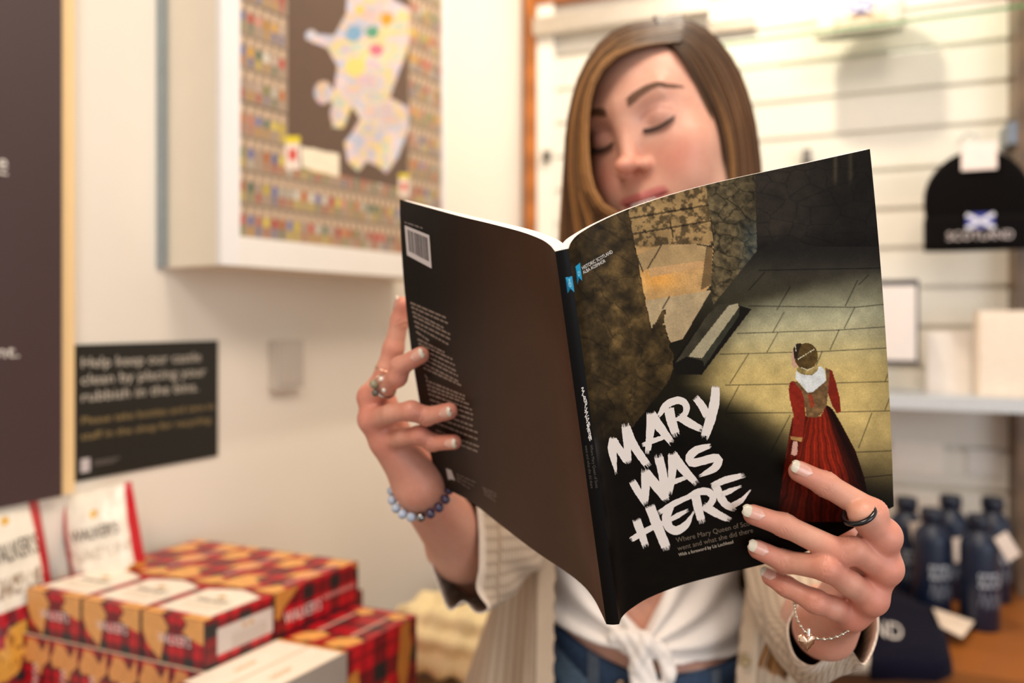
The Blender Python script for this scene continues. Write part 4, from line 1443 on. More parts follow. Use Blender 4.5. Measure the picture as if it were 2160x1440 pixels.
def body_sdf(p):
    d = ell(p, (.185, .975, 1.275), (.142, .092, .165))
    d = smin(d, cone(p, (.06, .98, 1.385), (.31, .98, 1.385), .048, .048), .05)
    for x in (.118, .250):
        d = smin(d, ell(p, (x, .905, 1.265), (.052, .048, .052)), .04)
    d = smin(d, ell(p, (.168, .968, 1.07), (.118, .086, .14)), .06)
    d = smin(d, ell(p, (.170, .978, .93), (.160, .108, .13)), .06)
    d = smin(d, cone(p, (.09, .985, .90), (.085, .975, .50), .078, .050), .03)
    d = smin(d, cone(p, (.25, .985, .90), (.255, .975, .50), .078, .050), .03)
    for x in (.08, .26):
        d = smin(d, cone(p, (x, .975, .50), (x, .995, .08), .050, .032), .03)
        d = smin(d, cone(p, (x, 1.00, .035), (x, .85, .028), .034, .026), .02)
    d = smin(d, cone(p, NECKB, h2w((0, -.025, -.06)), .052, .048), .03)
    # arms
    for sh, el_, wr in (ARML, ARMR):
        d = smin(d, cone(p, sh, el_, .041, .029), .02)
    for sh, el_, wr in (ARML, ARMR):
        mid = np.asarray(el_) * .65 + np.asarray(wr) * .35
        fa = smin(cone(p, el_, mid, .0285, .031), cone(p, mid, wr, .031, .0205), .02)
        d = smin(d, fa, .02)
    return d


ARML = ((.03, .96, 1.355), (-.034, .80, 1.148), tuple(P(884, 1025, .633)))
ARMR = ((.33, .96, 1.355), (.320, .77, 1.100), tuple(P(1742, 1328, .553)))


def CP(f, x, y, off):
    return on_cover(f, [x], [y], off)[0]


HANDR = dict(
    fingers=[
        [(CP(RS, 1674, 984, .0078), .0070), (CP(RS, 1722, 1006, .0115), .0077), (CP(RS, 1799, 1050, .024), .0086), (P(1820, 1086, .472), .0082), (P(1859, 1130, .482), .0112)],
        [(CP(RS, 1580, 1074, .0075), .0067), (CP(RS, 1638, 1090, .0115), .0073), (CP(RS, 1731, 1125, .027), .0084), (P(1800, 1160, .476), .0081), (P(1865, 1196, .484), .0104)],
        [(CP(RS, 1590, 1147, .0072), .0064), (CP(RS, 1640, 1166, .011), .0070), (P(1743, 1197, .476), .0081), (P(1790, 1228, .480), .0078), (P(1836, 1260, .488), .0100)],
        [(P(1625, 1217, .507), .0058), (P(1658, 1236, .500), .0064), (P(1720, 1268, .488), .0074), (P(1757, 1281, .490), .0070), (P(1794, 1296, .500), .0090)]],
    thumb=[(P(1765, 1265, .548), .0145), (P(1812, 1180, .545), .0120), (P(1790, 1120, .534), .0098), (P(1745, 1085, .530), .0082)],
    palm=[(0, P(1768, 1292, .556), .0150), (1, P(1754, 1304, .556), .0155), (2, P(1738, 1314, .556), .0155), (3, P(1726, 1320, .556), .0145)],
    wrist=P(1742, 1328, .553))
HANDL = dict(
    fingers=[
        [(P(849, 642, .624), .0066), (P(843, 676, .628), .0073), (P(830, 735, .630), .0086), (P(815, 780, .630), .0086), (P(797, 826, .632), .0108)],
        [(CP(LS, 904, 743, .0078), .0068), (CP(LS, 878, 760, .016), .0073), (P(838, 795, .588), .0076), (P(812, 815, .602), .0077), (P(784, 838, .618), .0108)],
        [(CP(LS, 964, 859, .0076), .0066), (CP(LS, 925, 865, .0125), .0071), (P(868, 866, .582), .0075), (P(825, 872, .592), .0074), (P(786, 884, .612), .0108)],
        [(CP(LS, 972, 924, .0070), .0061), (CP(LS, 935, 920, .0115), .0066), (P(884, 917, .591), .0070), (P(850, 921, .600), .0071), (P(812, 930, .617), .0100)]],
    thumb=[(P(880, 985, .650), .0145), (P(905, 925, .650), .0120), (P(925, 870, .640), .0095), (P(940, 825, .630), .0080)],
    palm=[(0, P(868, 1005, .640), .0160), (1, P(875, 1010, .636), .0170), (2, P(882, 1015, .634), .0170), (3, P(892, 1015, .632), .0160)],
    wrist=P(884, 1025, .633))


def hand_sdf(p, H, base):
    palm = base
    for i, w, r in H['palm']:
        m, rm = H['fingers'][i][-1]
        palm = smin(palm, cone(p, m, w, rm * 1.0, r), .007)
    fs = H['fingers']
    for i in range(3):                                    # webbing between knuckles
        a, b_ = fs[i][-1], fs[i + 1][-1]
        wv = (H['palm'][i][1] - a[0]) * .30
        palm = smin(palm, cone(p, a[0] + wv, b_[0] + wv, a[1] * .72, b_[1] * .72), .006)
    out = None
    for f in fs + [H['thumb'][::-1]]:
        g = None
        for (a, ra), (b_, rb) in zip(f[:-1], f[1:]):
            c = cone(p, a, b_, ra, rb)
            g = c if g is None else smin(g, c, .0035)
        if len(f) > 4:                                    # knuckle fullness and wrinkle creases
            for (j, amp, sp) in ((2, .0003, .0019), (1, .0003, .0015)):
                c, rc = f[j]; ax = f[j - 1][0] - f[j + 1][0]; ax = ax / np.linalg.norm(ax)
                q = p - c; s = q @ ax; rr = np.linalg.norm(q, axis=-1)
                g = g - amp * np.exp(-(rr / (rc * 1.15)) ** 2 * .8)
                g = g + .00040 * np.cos(s / sp * 2 * np.pi) * np.exp(-(s / (rc * .5)) ** 2) * (rr < rc * 2)
            m, rm = f[-1]
            g = smin(g, sph(p, m, rm * .98), .004)
        g = smin(g, palm, .005)
        out = g if out is None else smin(out, g, .0022)
    return out


def full_sdf(p):
    d = body_sdf(p)
    dh = head_local(w2h(p)) * HS
    d = smin(d, dh, .02)
    for H in (HANDR, HANDL):
        c = H['wrist']
        k = np.linalg.norm(p - c, axis=-1) < .20
        if k.any():
            d[k] = hand_sdf(p[k], H, d[k])
    return d


SK = np.array((211, 157, 134.))
SKR = np.array((204, 118, 98.))


def skin_col(V):
    C = np.tile(SK, (len(V), 1))
    C += ((fbm(V[:, 0] * 90, V[:, 2] * 90 + V[:, 1] * 70) - .5) * 16)[:, None] * np.array([.4, 1, 1])
    for H in (HANDR, HANDL):
        for f in H['fingers']:
            for j, w, r in ((0, .75, .009), (2, .60, .009), (4, .75, .012), (1, .35, .007)):
                d = np.linalg.norm(V - f[j][0], axis=1)
                a = (w * np.exp(-(d / (r * 1.4)) ** 2))[:, None]
                C = C * (1 - a) + SKR * a
        d = np.linalg.norm(V - H['wrist'], axis=1)[:, None]
        a = .35 * np.exp(-(d / .08) ** 2)
        C = C * (1 - a) + SKR * a
    L = w2h(V); x, y, z = L[:, 0], L[:, 1], L[:, 2]; ax = np.abs(x)
    inh = (np.abs(x) < .09) & (y > -.13) & (np.abs(z) < .14)
    def blend(k, c, C):
        k = np.clip(k * inh, 0, 1)[:, None]
        return C * (1 - k) + np.array(c, float) * k
    C = blend(.38 * np.exp(-(((ax - .040) / .020) ** 2 + ((z + .036) / .018) ** 2)) * (y > .03), (212, 118, 100), C)
    C = blend(.42 * np.exp(-((x / .014) ** 2 + ((z + .036) / .013) ** 2)) * (y > .08), (210, 116, 94), C)
    C = blend(.35 * np.exp(-(((ax - .031) / .018) ** 2 + ((z - .004) / .012) ** 2)) * (y > .05), (196, 140, 132), C)
    # lips
    wl = np.clip(1 - (ax / .0245) ** 2, 0, 1)
    lip = sm(0, .0012, wl ** .6 * .0050 - np.abs(z + .0655 - .0012 + .0035 * (1 - wl) * -1) + .0030) * (y > .07) * (ax < .025)
    C = blend(lip * .8, (190, 100, 98), C)
    C = blend(sm(.0016, .0006, np.abs(z + .0653 - .0018 * (1 - wl))) * (ax < .022) * (y > .07), (120, 44, 44), C)
    # lid crease and the dark lash line of the lowered lids
    zc_ = .0085 - 40 * (ax - .031) ** 2 * .5
    C = blend(.55 * np.exp(-((z - zc_) / .0012) ** 2) * (np.abs(ax - .031) < .015) * (y > .05), (158, 100, 88), C)
    # under the hair the scalp is dark
    hl = sm(0, .005, z - (.076 - 9 * x * x))
    back = sm(.030, .012, y) * sm(-.075, -.045, z)
    C = blend(np.clip(hl + back, 0, 1), (84, 56, 36), C)
    return C


person = thing('person', (.17, .97, 0), 'person reading a book, in open striped linen shirt over white knotted top and jeans', 'person')
PB = MB()
boxes = []


def chunk(lo, hi, h, keep_out=(), col=True, slack=1.35):
    V, F = sdf_mesh(full_sdf, lo, hi, h, slack=slack)
    c = V[F].mean(1)
    k = np.ones(len(F), bool)
    for a, b_ in keep_out:
        a, b_ = np.array(a) + .003, np.array(b_) - .003
        k &= ~((c > a) & (c < b_)).all(1)
    F = F[k]
    u, inv = np.unique(F, return_inverse=True)
    PB.add(V[u], inv.reshape(F.shape), skin_col(V[u]))


hb = []
for H in (HANDR, HANDL):
    pts = np.array([p for f in H['fingers'] + [H['thumb']] for p, r in f] + [H['wrist']])
    hb.append((pts.min(0) - .018, pts.max(0) + .018))
hdb = (HC - np.array([.13, .15, .15]), HC + np.array([.13, .15, .15]))
chunk(hb[0][0], hb[0][1], .0009)
chunk(hb[1][0], hb[1][1], .0011)
chunk(hdb[0], hdb[1], .0015)
chunk((-.15, .50, 0), (.45, 1.15, 1.80), .0055, keep_out=[hb[0], hb[1], hdb], slack=1.6)
body = PB.build('body', M['skin'], person)

# fingernails
def nail(f, dors, L, W, ext, z_, label):
    (a, ra), (b_, rb) = f[0], f[1]
    ax = a - b_; ax = ax / np.linalg.norm(ax)
    d = dors - ax * (dors @ ax); d = d / np.linalg.norm(d)
    sd = np.cross(ax, d)
    n, m = 40, 17
    U, V = np.meshgrid(np.linspace(-1, 1, m), np.linspace(0, 1, n))
    s = -L * .55 + V * (L + ext)
    halfw = W * np.where(V > .80, np.sqrt(np.clip(1 - ((V - .80) / .22) ** 2, .04, 1)), 1) * np.where(V < .30, np.sqrt(np.clip(1 - ((.30 - V) / .31) ** 2, .03, 1)), 1) * np.where(V > .86, 1, 1)
    rr = ra * .98
    ang = U * .95
    drop = np.clip(s - .15 * L, 0, None) ** 2 * 12
    rows = []
    for k, th in ((1, 0), (0, -.0006)):
        pass
    G = a + s[..., None] * ax + (halfw * np.sin(ang) / math.sin(.95))[..., None] * sd + ((rr + .0009) * (1 - .55 * (1 - np.cos(ang))) - drop - .0002)[..., None] * d
    G2 = G - d * .0008
    k = (V > (L * .95 / (L + ext)) + .06 * U ** 2)[..., None]
    C = np.where(k, np.array((214, 203, 182.)), np.array((216, 160, 142.)))
    lun = (V < .22)[..., None]
    C = np.where(lun, np.array((220, 170, 152.)), C)
    mb = MB().grid(G, C)
    mb.grid(G2, C)
    mb.grid(np.array([G[-1], G2[-1]]), (236, 230, 212)); mb.grid(np.array([G[:, 0], G2[:, 0]]), (232, 190, 172)); mb.grid(np.array([G[:, -1], G2[:, -1]]), (232, 190, 172)); mb.grid(np.array([G[0], G2[0]]), (232, 190, 172))
    mb.build('fingernail', M['nail'], person)


tc_ = np.array([0, -1.0, 0])
nail(HANDR['fingers'][0], np.array([.05, -1, .45]), .0100, .0044, .0042, 0, '')
nail(HANDR['fingers'][1], np.array([.05, -1, .45]), .0096, .0042, .0050, 0, '')
nail(HANDR['fingers'][2], np.array([.05, -1, .40]), .0090, .0040, .0046, 0, '')
nail(HANDR['fingers'][3], np.array([.10, -1, .45]), .0080, .0036, .0030, 0, '')
nail(HANDL['fingers'][1], np.array([-.2, -1, .15]), .0095, .0041, .0026, 0, '')
nail(HANDL['fingers'][2], np.array([0, -1, .05]), .0095, .0041, .0024, 0, '')
nail(HANDL['fingers'][3], np.array([0, -1, .0]), .0085, .0038, .0024, 0, '')
nail(HANDL['fingers'][0], np.array([-1, -.2, .1]), .0095, .0040, .0026, 0, '')


def ring(c, ax, r, tube_r, col, m, name, label, n=40):
    ax = ax / np.linalg.norm(ax)
    u = np.cross(ax, [0, 0, 1.0]); u /= np.linalg.norm(u); w = np.cross(ax, u)
    a = np.linspace(0, 2 * np.pi, n, endpoint=False)[:, None]
    pts = c + r * (np.cos(a) * u + np.sin(a) * w)
    mb = MB().tube(pts, tube_r, col, n=10, closed=True)
    return mb, pts


f = HANDR['fingers'][0]
c = P(1811, 1084, .4715)
mb, _ = ring(c, P(1796, 1048, .470) - P(1828, 1112, .474), .0097, .0017, (10, 10, 14), None, '', '')
mb.build('ring', M['black'], person, 'glossy black ring on the index finger')
f = HANDL['fingers'][1]
mb, pts = ring(f[3][0], f[2][0] - f[4][0], .0098, .0009, (196, 186, 170), None, '', '')
rg = mb.build('ring', M['metal'], person, 'silver ring with pale and dark stones')
mb = MB()
for k, (dx, dz, r_, cl) in enumerate([(-.004, .003, .0038, (150, 140, 110)), (.002, .007, .0022, (236, 226, 214)), (-.003, -.004, .003, (90, 84, 72)), (.004, -.002, .002, (220, 210, 196))]):
    mb.ball(f[3][0] + np.array([dx - .003, -.0105, dz]), r_, cl)
mb.build('gemstone', M['bead'], person, 'small pale and dark stones')
f = HANDL['fingers'][0]
mb, _ = ring(f[3][0], f[2][0] - f[4][0], .0093, .0008, (226, 186, 160), None, '', '')
mb.build('ring', M['metal'], person, 'thin ring on the upright finger')

# bead bracelet on the wrist beside the table
w = HANDL['wrist']; ax = np.array(ARML[1]) - w; ax /= np.linalg.norm(ax)
w = w + ax * .004
u = np.cross(ax, [0, 0, 1.]); u /= np.linalg.norm(u); v = np.cross(ax, u)
n = 19
for k in range(n):
    a = 2 * math.pi * k / n
    c = w + .0262 * (math.cos(a) * u + math.sin(a) * v)
    q = proj(c)
    if q[0] > 905: cl = (56, 44, 74)
    elif 884 < q[0] <= 905 and c[1] < w[1]: cl = (150, 150, 150)
    else: cl = (176, 186, 204)
    MB().ball(c, .0041, cl, 14, 10).build('bracelet_bead', M['metal'] if cl == (150, 150, 150) else M['bead'], person, 'silver carved bead' if cl == (150, 150, 150) else ('dark purple bead' if cl[0] == 56 else None))
# silver ball chain on the other wrist with its shell charm
path = cat(PV([(1676, 1272, .528), (1679, 1296, .514), (1688, 1318, .505), (1703, 1336, .500), (1724, 1346, .497), (1748, 1347, .495), (1775, 1338, .495), (1798, 1322, .497), (1816, 1298, .508),
               (1824, 1280, .560), (1800, 1262, .592), (1750, 1250, .600), (1700, 1256, .590), (1676, 1272, .528)]), 70)
mb = MB()
for p_ in path: mb.ball(p_, .00125, (230, 224, 206), 8, 6)
mb.tube(path, .0004, (200, 196, 186), n=5)
mb.build('bracelet', M['metal'], person, 'silver ball chain bracelet')
mb = MB(); c0 = P(1701, 1352, .497)
a = np.linspace(0, 2 * np.pi, 49)[:-1]
hx = .0060 * np.sin(a) ** 3 * 1.0; hz = (.0065 * np.cos(a) - .0026 * np.cos(2 * a) - .001 * np.cos(3 * a)) * .85
ridge = .0004 * np.cos(a * 16)
rows = [c0 + np.stack([hx * s + ridge * s, np.full(48, -yy_), hz * s], -1) for s, yy_ in ((.05, .0016), (.6, .0014), (.95, .0007), (1, 0), (.95, -.0007), (.05, -.001))]
mb.grid(np.array(rows), (246, 206, 176), closed=True); mb.tube([c0 + [0.001, -.001, .004], c0 + [.0015, 0, .0085]], .0011, (236, 230, 220))
mb.build('shell_charm', M['metal'], person, 'rose gold ridged shell charm')

# face details
def face_pt(x, z, off=0.0):
    lo, hi = np.full(np.shape(x), .02), np.full(np.shape(x), .15)
    for _ in range(30):
        mid = (lo + hi) / 2
        k = head_local(np.stack([x, mid, z], -1)) < 0
        lo = np.where(k, mid, lo); hi = np.where(k, hi, mid)
    return h2w(np.stack([x, lo + off, z], -1))


rs = np.random.RandomState(3)
for sx_ in (-1, 1):
    mb = MB()
    for k in range(420):
        t = rs.rand()
        x0 = .011 + .039 * t; zc0 = .0195 + .0075 * math.sin(min(t / .7, 1) * math.pi / 2) - .006 * max(0, t - .7) / .3
        wd = .0044 * (1 - .80 * t) * (1 if t > .05 else .8)
        z0 = zc0 + rs.uniform(-1, 1) * wd
        L = .006; xs = np.array([x0, x0 + L * .5, x0 + L]); zs = np.array([z0, z0 + .0016 * (1 - t * 1.4), z0 + .0022 * (1 - t * 2)])
        mb.tube(face_pt(sx_ * xs, zs, .0004), [.0004, .0003, .0001], (128, 92, 70), n=3, cap=False)
    mb.build('eyebrow', M['hair'], person)
    mb = MB()
    for k in range(90):
        t = k / 89; x0 = .0175 + .028 * t
        z0 = -.0055 - .0026 * math.sin(math.pi * t) + .002 * t
        xs = np.full(3, x0) + np.array([0, .0006, .002]) * (t - .2); zs = z0 - np.array([0, .0018, .0032])
        q = face_pt(sx_ * xs, zs, .0006); q[1:] = q[1:] + (h2w((0, 1, 0)) - h2w((0, 0, 0))) * np.array([[.0022], [.0050]])
        mb.tube(q, [.00045, .00035, .0001], (36, 24, 20), n=3, cap=False)
    t = np.linspace(0, 1, 20)
    mb.tube(face_pt(sx_ * (.0165 + .030 * t), -.0053 - .0027 * np.sin(np.pi * t) + .002 * t, .0003), .0007, (62, 42, 34), n=6)
    mb.build('eyelashes', M['hair'], person)
mb = MB()
t = np.linspace(-.012, .015, 8)
for k in range(7):
    c = face_pt(np.array(t[k]), np.array(-.0660), .0006)
    mb.ball(c, (.0021, .0012, .0013), (240, 234, 226), 8, 6)
mb.build('teeth', M['bead'], person)
MB().ball(face_pt(np.array(.004), np.array(-.0672), .0012), .0012, (240, 240, 244)).build('lip_stud', M['metal'], person)
mb, _ = ring(face_pt(np.array(.0165), np.array(-.0350), .0006), np.array([1., 0, .2]), .0022, .0003, (220, 200, 180), None, '', '')
mb.build('nose_ring', M['metal'], person)

# hair
HL = [
    [(1436, 92, .795), (1345, 103, .780), (1278, 138, .780), (1243, 205, .785), (1235, 300, .795), (1243, 385, .795), (1266, 435, .790), (1305, 480, .79)],
    [(1440, 66, .815), (1325, 88, .800), (1258, 142, .800), (1228, 232, .805), (1222, 330, .815), (1228, 410, .815), (1244, 480, .82), (1262, 580, .83)],
    [(1440, 48, .845), (1312, 74, .830), (1243, 145, .830), (1213, 245, .840), (1207, 350, .850), (1206, 440, .855), (1208, 520, .86), (1215, 640, .87)],
    [(1440, 34, .890), (1302, 65, .880), (1234, 142, .880), (1204, 248, .890), (1197, 350, .900), (1191, 440, .900), (1186, 520, .90), (1182, 660, .92)],
    [(1430, 42, .950), (1305, 76, .950), (1245, 160, .960), (1220, 260, .970), (1208, 360, .970), (1200, 450, .970), (1192, 540, .96), (1190, 680, .97)],
    [(1395, 70, 1.02), (1330, 110, 1.04), (1290, 200, 1.06), (1275, 310, 1.06), (1270, 420, 1.06), (1265, 520, 1.05), (1262, 640, 1.04), (1260, 740, 1.03)],
    [(1398, 80, 1.03), (1370, 130, 1.06), (1360, 220, 1.08), (1355, 320, 1.08), (1350, 420, 1.07), (1350, 520, 1.06), (1350, 640, 1.05), (1350, 740, 1.04)]]
HRR = [
    [(1412, 92, .795), (1440, 125, .785), (1466, 180, .790), (1494, 245, .800), (1511, 320, .815), (1511, 400, .825), (1505, 470, .84), (1500, 560, .85)],
    [(1400, 70, .815), (1462, 104, .805), (1505, 175, .812), (1535, 258, .825), (1548, 340, .840), (1550, 430, .850), (1555, 520, .86), (1565, 650, .86)],
    [(1385, 50, .845), (1472, 80, .835), (1530, 155, .845), (1562, 248, .855), (1575, 340, .865), (1580, 430, .870), (1585, 520, .88), (1600, 680, .87)],
    [(1380, 36, .890), (1476, 56, .880), (1541, 124, .890), (1577, 218, .895), (1592, 320, .900), (1596, 420, .900), (1600, 520, .90), (1615, 700, .88)],
    [(1375, 42, .950), (1470, 62, .950), (1532, 138, .960), (1565, 240, .970), (1580, 340, .970), (1588, 440, .970), (1590, 540, .96), (1600, 700, .95)],
    [(1395, 70, 1.02), (1455, 95, 1.04), (1500, 190, 1.06), (1515, 310, 1.06), (1520, 420, 1.06), (1520, 520, 1.05), (1520, 640, 1.04), (1520, 740, 1.03)],
    [(1398, 80, 1.03), (1420, 130, 1.06), (1430, 220, 1.08), (1435, 320, 1.08), (1435, 420, 1.07), (1430, 520, 1.06), (1430, 640, 1.05), (1430, 740, 1.04)]]


def lengthen(gs):
    out = []
    for i, g in enumerate(gs):
        x, _, d = g[-1]
        out.append(list(g) + ([(x, 820, min(d, .865)), (x + 8, 1010, .815)] if i <= 3 else [(x, 850, 1.125), (x, 1020, 1.145)]))
    return out


def strands(mb, guides, N, rs, blond, M_=30, rad=.00075, spread=.004):
    Gd = np.array([cat(PV(g), M_) for g in guides])
    K = len(Gd)
    out = []
    cols = []
    for k in range(N):
        a = rs.rand() * (K - 1)
        i = min(int(a), K - 2); r = a - i
        c = Gd[i] * (1 - r) + Gd[i + 1] * r
        clump = math.floor(a * 14)
        ph_ = _T[clump % 256, 3] * 6.28
        t = np.linspace(0, 1, M_)[:, None]
        off = np.array([math.cos(ph_), math.sin(ph_) * .8, 0]) * (_T[clump % 256, 9] * spread * 1.6)
        jit = rs.randn(3) * spread * .35
        lift = np.array([0, -1, .25]) * rs.rand() * spread * .8
        c = c + (off + jit) * np.clip(t * 2.5, 0, 1) + lift + np.sin(t * 7 + ph_) * spread * .25 * t * np.array([1, 0, 0])
        out.append(c)
        u = rs.rand() * .55 + _T[clump % 256, 17] * .45
        hi = blond(a)
        if u < hi: col = np.array((190, 136, 78.)) * rs.uniform(.8, 1.1)
        elif u < .72: col = np.array((118, 82, 52.)) * rs.uniform(.8, 1.1)
        else: col = np.array((74, 50, 33.)) * rs.uniform(.8, 1.1)
        cc_ = np.tile(col, (M_, 1)); cc_[:8] = cc_[:8] * np.linspace(.55, 1, 8)[:, None]
        cols.append(cc_)
    A = np.array(out); Cc = np.array(cols)
    rt = rad * np.interp(np.linspace(0, 1, M_), [0, .1, .8, 1], [.7, 1, .9, .3])
    T_ = np.gradient(A, axis=1); T_ /= np.linalg.norm(T_, axis=2)[..., None] + 1e-9
    u = np.cross(T_, np.array([0.2, 1.0, .1])); u /= np.linalg.norm(u, axis=2)[..., None] + 1e-9
    w = np.cross(T_, u)
    nn = 4
    ang = np.arange(nn) * 2 * np.pi / nn
    G = A[:, :, None] + rt[None, :, None, None] * (np.cos(ang)[None, None, :, None] * u[:, :, None] + np.sin(ang)[None, None, :, None] * w[:, :, None])
    n_, m_ = A.shape[:2]
    idx = np.arange(n_ * m_ * nn).reshape(n_, m_, nn)
    a, b_ = idx[:, :-1], idx[:, 1:]
    F = np.stack([a, np.roll(a, -1, 2), np.roll(b_, -1, 2), b_], -1).reshape(-1, 4)
    mb.add(G.reshape(-1, 3), F, np.repeat(Cc[:, :, None], nn, 2).reshape(-1, 3))


mb = MB()
strands(mb, lengthen(HL), 3600, rs, lambda a: .42 if a < 1.6 else (.22 if a < 3 else .1))
strands(mb, lengthen(HRR), 3600, rs, lambda a: .22 if a < 2.5 else .12)
strands(mb, [[(1615, 700, .86), (1640, 950, .82), (1655, 1130, .79), (1650, 1230, .78), (1630, 1320, .78), (1600, 1400, .78)],
             [(1615, 700, .86), (1650, 950, .82), (1668, 1130, .785), (1668, 1230, .775), (1655, 1330, .77), (1650, 1430, .77)],
             [(1615, 700, .86), (1665, 950, .82), (1690, 1130, .785), (1690, 1230, .775), (1672, 1330, .77), (1690, 1385, .77)]], 420, rs, lambda a: .55, rad=.0007)
mb.build('hair', M['hair'], person)

# ------------------------------------------------------------------ clothes
def hem_z(x):
    return np.interp(x, [-.1, .048, .119, .150, .176, .27, .40], [1.050, 1.044, 1.030, 1.026, 1.016, 1.006, 1.004])


def waist_z(x, y):
    fr_ = np.interp(x, [-.1, .048, .10, .14, .19, .264, .4], [1.052, 1.041, 1.016, 1.002, .998, 1.002, 1.006])
    return fr_ + np.clip((y - .92) * .25, 0, .03)


def torso_only(p):
    d = ell(p, (.185, .975, 1.275), (.142, .092, .165))
    d = smin(d, cone(p, (.06, .98, 1.385), (.31, .98, 1.385), .048, .048), .05)
    for x in (.118, .250):
        d = smin(d, ell(p, (x, .905, 1.265), (.052, .048, .052)), .04)
    d = smin(d, ell(p, (.168, .968, 1.07), (.118, .086, .14)), .06)
    d = smin(d, ell(p, (.170, .978, .93), (.160, .108, .13)), .06)
    return d


KN = np.array([.150, .868, 1.036])


def top_sdf(p):
    x, y, z = p[..., 0], p[..., 1], p[..., 2]
    th = np.arctan2(z - KN[2], np.abs(x - KN[0]) + 1e-6); r = np.hypot(x - KN[0], z - KN[2])
    fold = .0048 * np.sin(th * 13 + np.where(x > KN[0], 1.2, .2) + .9 * np.sin(r * 30)) * np.exp(-((r - .05) / .10) ** 2)
    fold = np.where(y < .96, fold, 0) + .0015 * np.sin(z * 90 + x * 30)
    tuck = .012 * np.exp(-(r / .05) ** 2)
    d = torso_only(p) - .0105 - fold - tuck
    d = np.maximum(d, -(torso_only(p) - .002))
    d = smax(d, hem_z(x) - z, .004)
    d = smax(d, z - 1.385, .004)
    v = np.minimum(np.minimum(x - (KN[0] + .004 - (z - 1.048) * 1.0), (KN[0] + .006 + (z - 1.048) * .55) - x), z - 1.046)
    v = np.where(y < .95, np.minimum(v, 1.094 - z + .25 * (x - KN[0])), -1)
    nk = .058 - np.hypot((x - .185), (z - 1.40) * .75)
    v = np.maximum(v, np.where(y < .95, nk, nk - .012))
    return smax(d, v, .003)


V, F = sdf_mesh(top_sdf, (0, .80, .98), (.37, 1.10, 1.42), .0026, slack=1.8)
mb = MB(); mb.add(V, F, (246, 238, 232))


def knot_sdf(p):
    d = ell(p, KN + [0, -.012, 0], (.019, .013, .016))
    d = smin(d, cone(p, KN + [-.028, -.002, .010], KN + [.004, -.016, .012], .010, .010), .005)
    d = smin(d, cone(p, KN + [.002, -.022, .010], KN + [-.008, -.020, -.018], .008, .009), .003)
    d = smin(d, cone(p, KN + [.004, -.018, .010], KN + [.026, -.012, -.004], .009, .008), .004)
    q = p.copy(); q[..., 0] = KN[0] + (p[..., 0] - KN[0]) * .55
    d = np.minimum(d, smin(cone(q, KN + [-.001, -.020, -.010], KN + [.001, -.022, -.045], .0075, .0085), cone(q, KN + [.001, -.022, -.045], KN + [.005, -.020, -.085], .0085, .0065), .01))
    d = smin(d, smin(cone(p, KN + [.024, -.014, -.002], KN + [.030, -.018, -.026], .0085, .0080), cone(p, KN + [.030, -.018, -.026], KN + [.024, -.018, -.055], .0080, .0020), .006), .004)
    return d + .0007 * np.sin(p[..., 2] * 260 + p[..., 0] * 420)


V, F = sdf_mesh(knot_sdf, KN - [.06, .05, .10], KN + [.06, .03, .05], .0013)
mb.add(V, F, (246, 238, 232))
mb.build('knotted_top', M['cotton'], person)


def jeans_sdf(p):
    x, y, z = p[..., 0], p[..., 1], p[..., 2]
    d = torso_only(p)
    d = smin(d, cone(p, (.09, .985, .90), (.085, .975, .50), .080, .056), .03)
    d = smin(d, cone(p, (.25, .985, .90), (.255, .975, .50), .080, .056), .03)
    for xx_ in (.08, .26):
        d = smin(d, cone(p, (xx_, .975, .50), (xx_, .995, .10), .056, .052), .03)
    d = d - .006
    d = smax(d, z - waist_z(x, y), .003)
    return smax(d, .10 - z, .004)


V, F = sdf_mesh(jeans_sdf, (-.05, .80, .08), (.40, 1.14, 1.08), .0042, slack=1.8)
C = np.tile((38, 56, 82.), (len(V), 1))
n_ = fbm(V[:, 0] * 30, V[:, 2] * 30, 4)
C = C * (1 - sm(.5, .7, n_)[:, None] * .0) + (sm(.48, .66, n_) * 50)[:, None] * np.array([1, 1, .85])
jn = MB().add(V, F, C).build('jeans', M['denim'], person)


def waist_pts(x0, x1, dz, off, n=30):
    out = []
    for x in np.linspace(x0, x1, n):
        z = waist_z(x, .88) + dz
        lo, hi = .70, .95
        for _ in range(24):
            m = (lo + hi) / 2
            if jeans_sdf(np.array([[x, m, z - .006]]))[0] < 0: hi = m
            else: lo = m
        out.append((x, lo - off, z))
    return np.array(out)


mb = MB()
wp = waist_pts(.03, .30, -.004, .001)
mb.grid(np.array([wp + [0, .004, .004], wp + [0, -.002, .003], wp + [0, -.003, -.010], wp + [0, -.003, -.030], wp + [0, .002, -.034]]), (52, 68, 92))
mb.build('waistband', M['denim'], jn)
for x in (.235, .09):
    q = waist_pts(x, x + .013, -.002, .005, 3)
    MB().grid(np.array([q + [0, 0, .004], q + [0, -.002, -.01], q + [0, 0, -.040]]), (84, 92, 104)).build('belt_loop', M['denim'], jn)
q = waist_pts(.128, .13, -.018, .006, 2)[0]
MB().ball(q, (.008, .003, .008), (150, 130, 110), 16, 8).build('jeans_button', M['metal'], jn)

# open linen shirt: one cloth from placket round the back to the other placket
def ringrow(z, L, R, yb=1.11):
    """L / R: px, depth pairs from placket outwards at height z; the back is closed in between"""
    a = [np.array([(px - CX) / FP * d, d, z]) for px, d in L]
    c = [np.array([(px - CX) / FP * d, d, z]) for px, d in R][::-1]
    bk = [np.array([a[-1][0] + .05, yb - .015, z]), np.array([.18, yb, z]), np.array([c[0][0] - .05, yb - .015, z])]
    return np.array(a + bk + c)


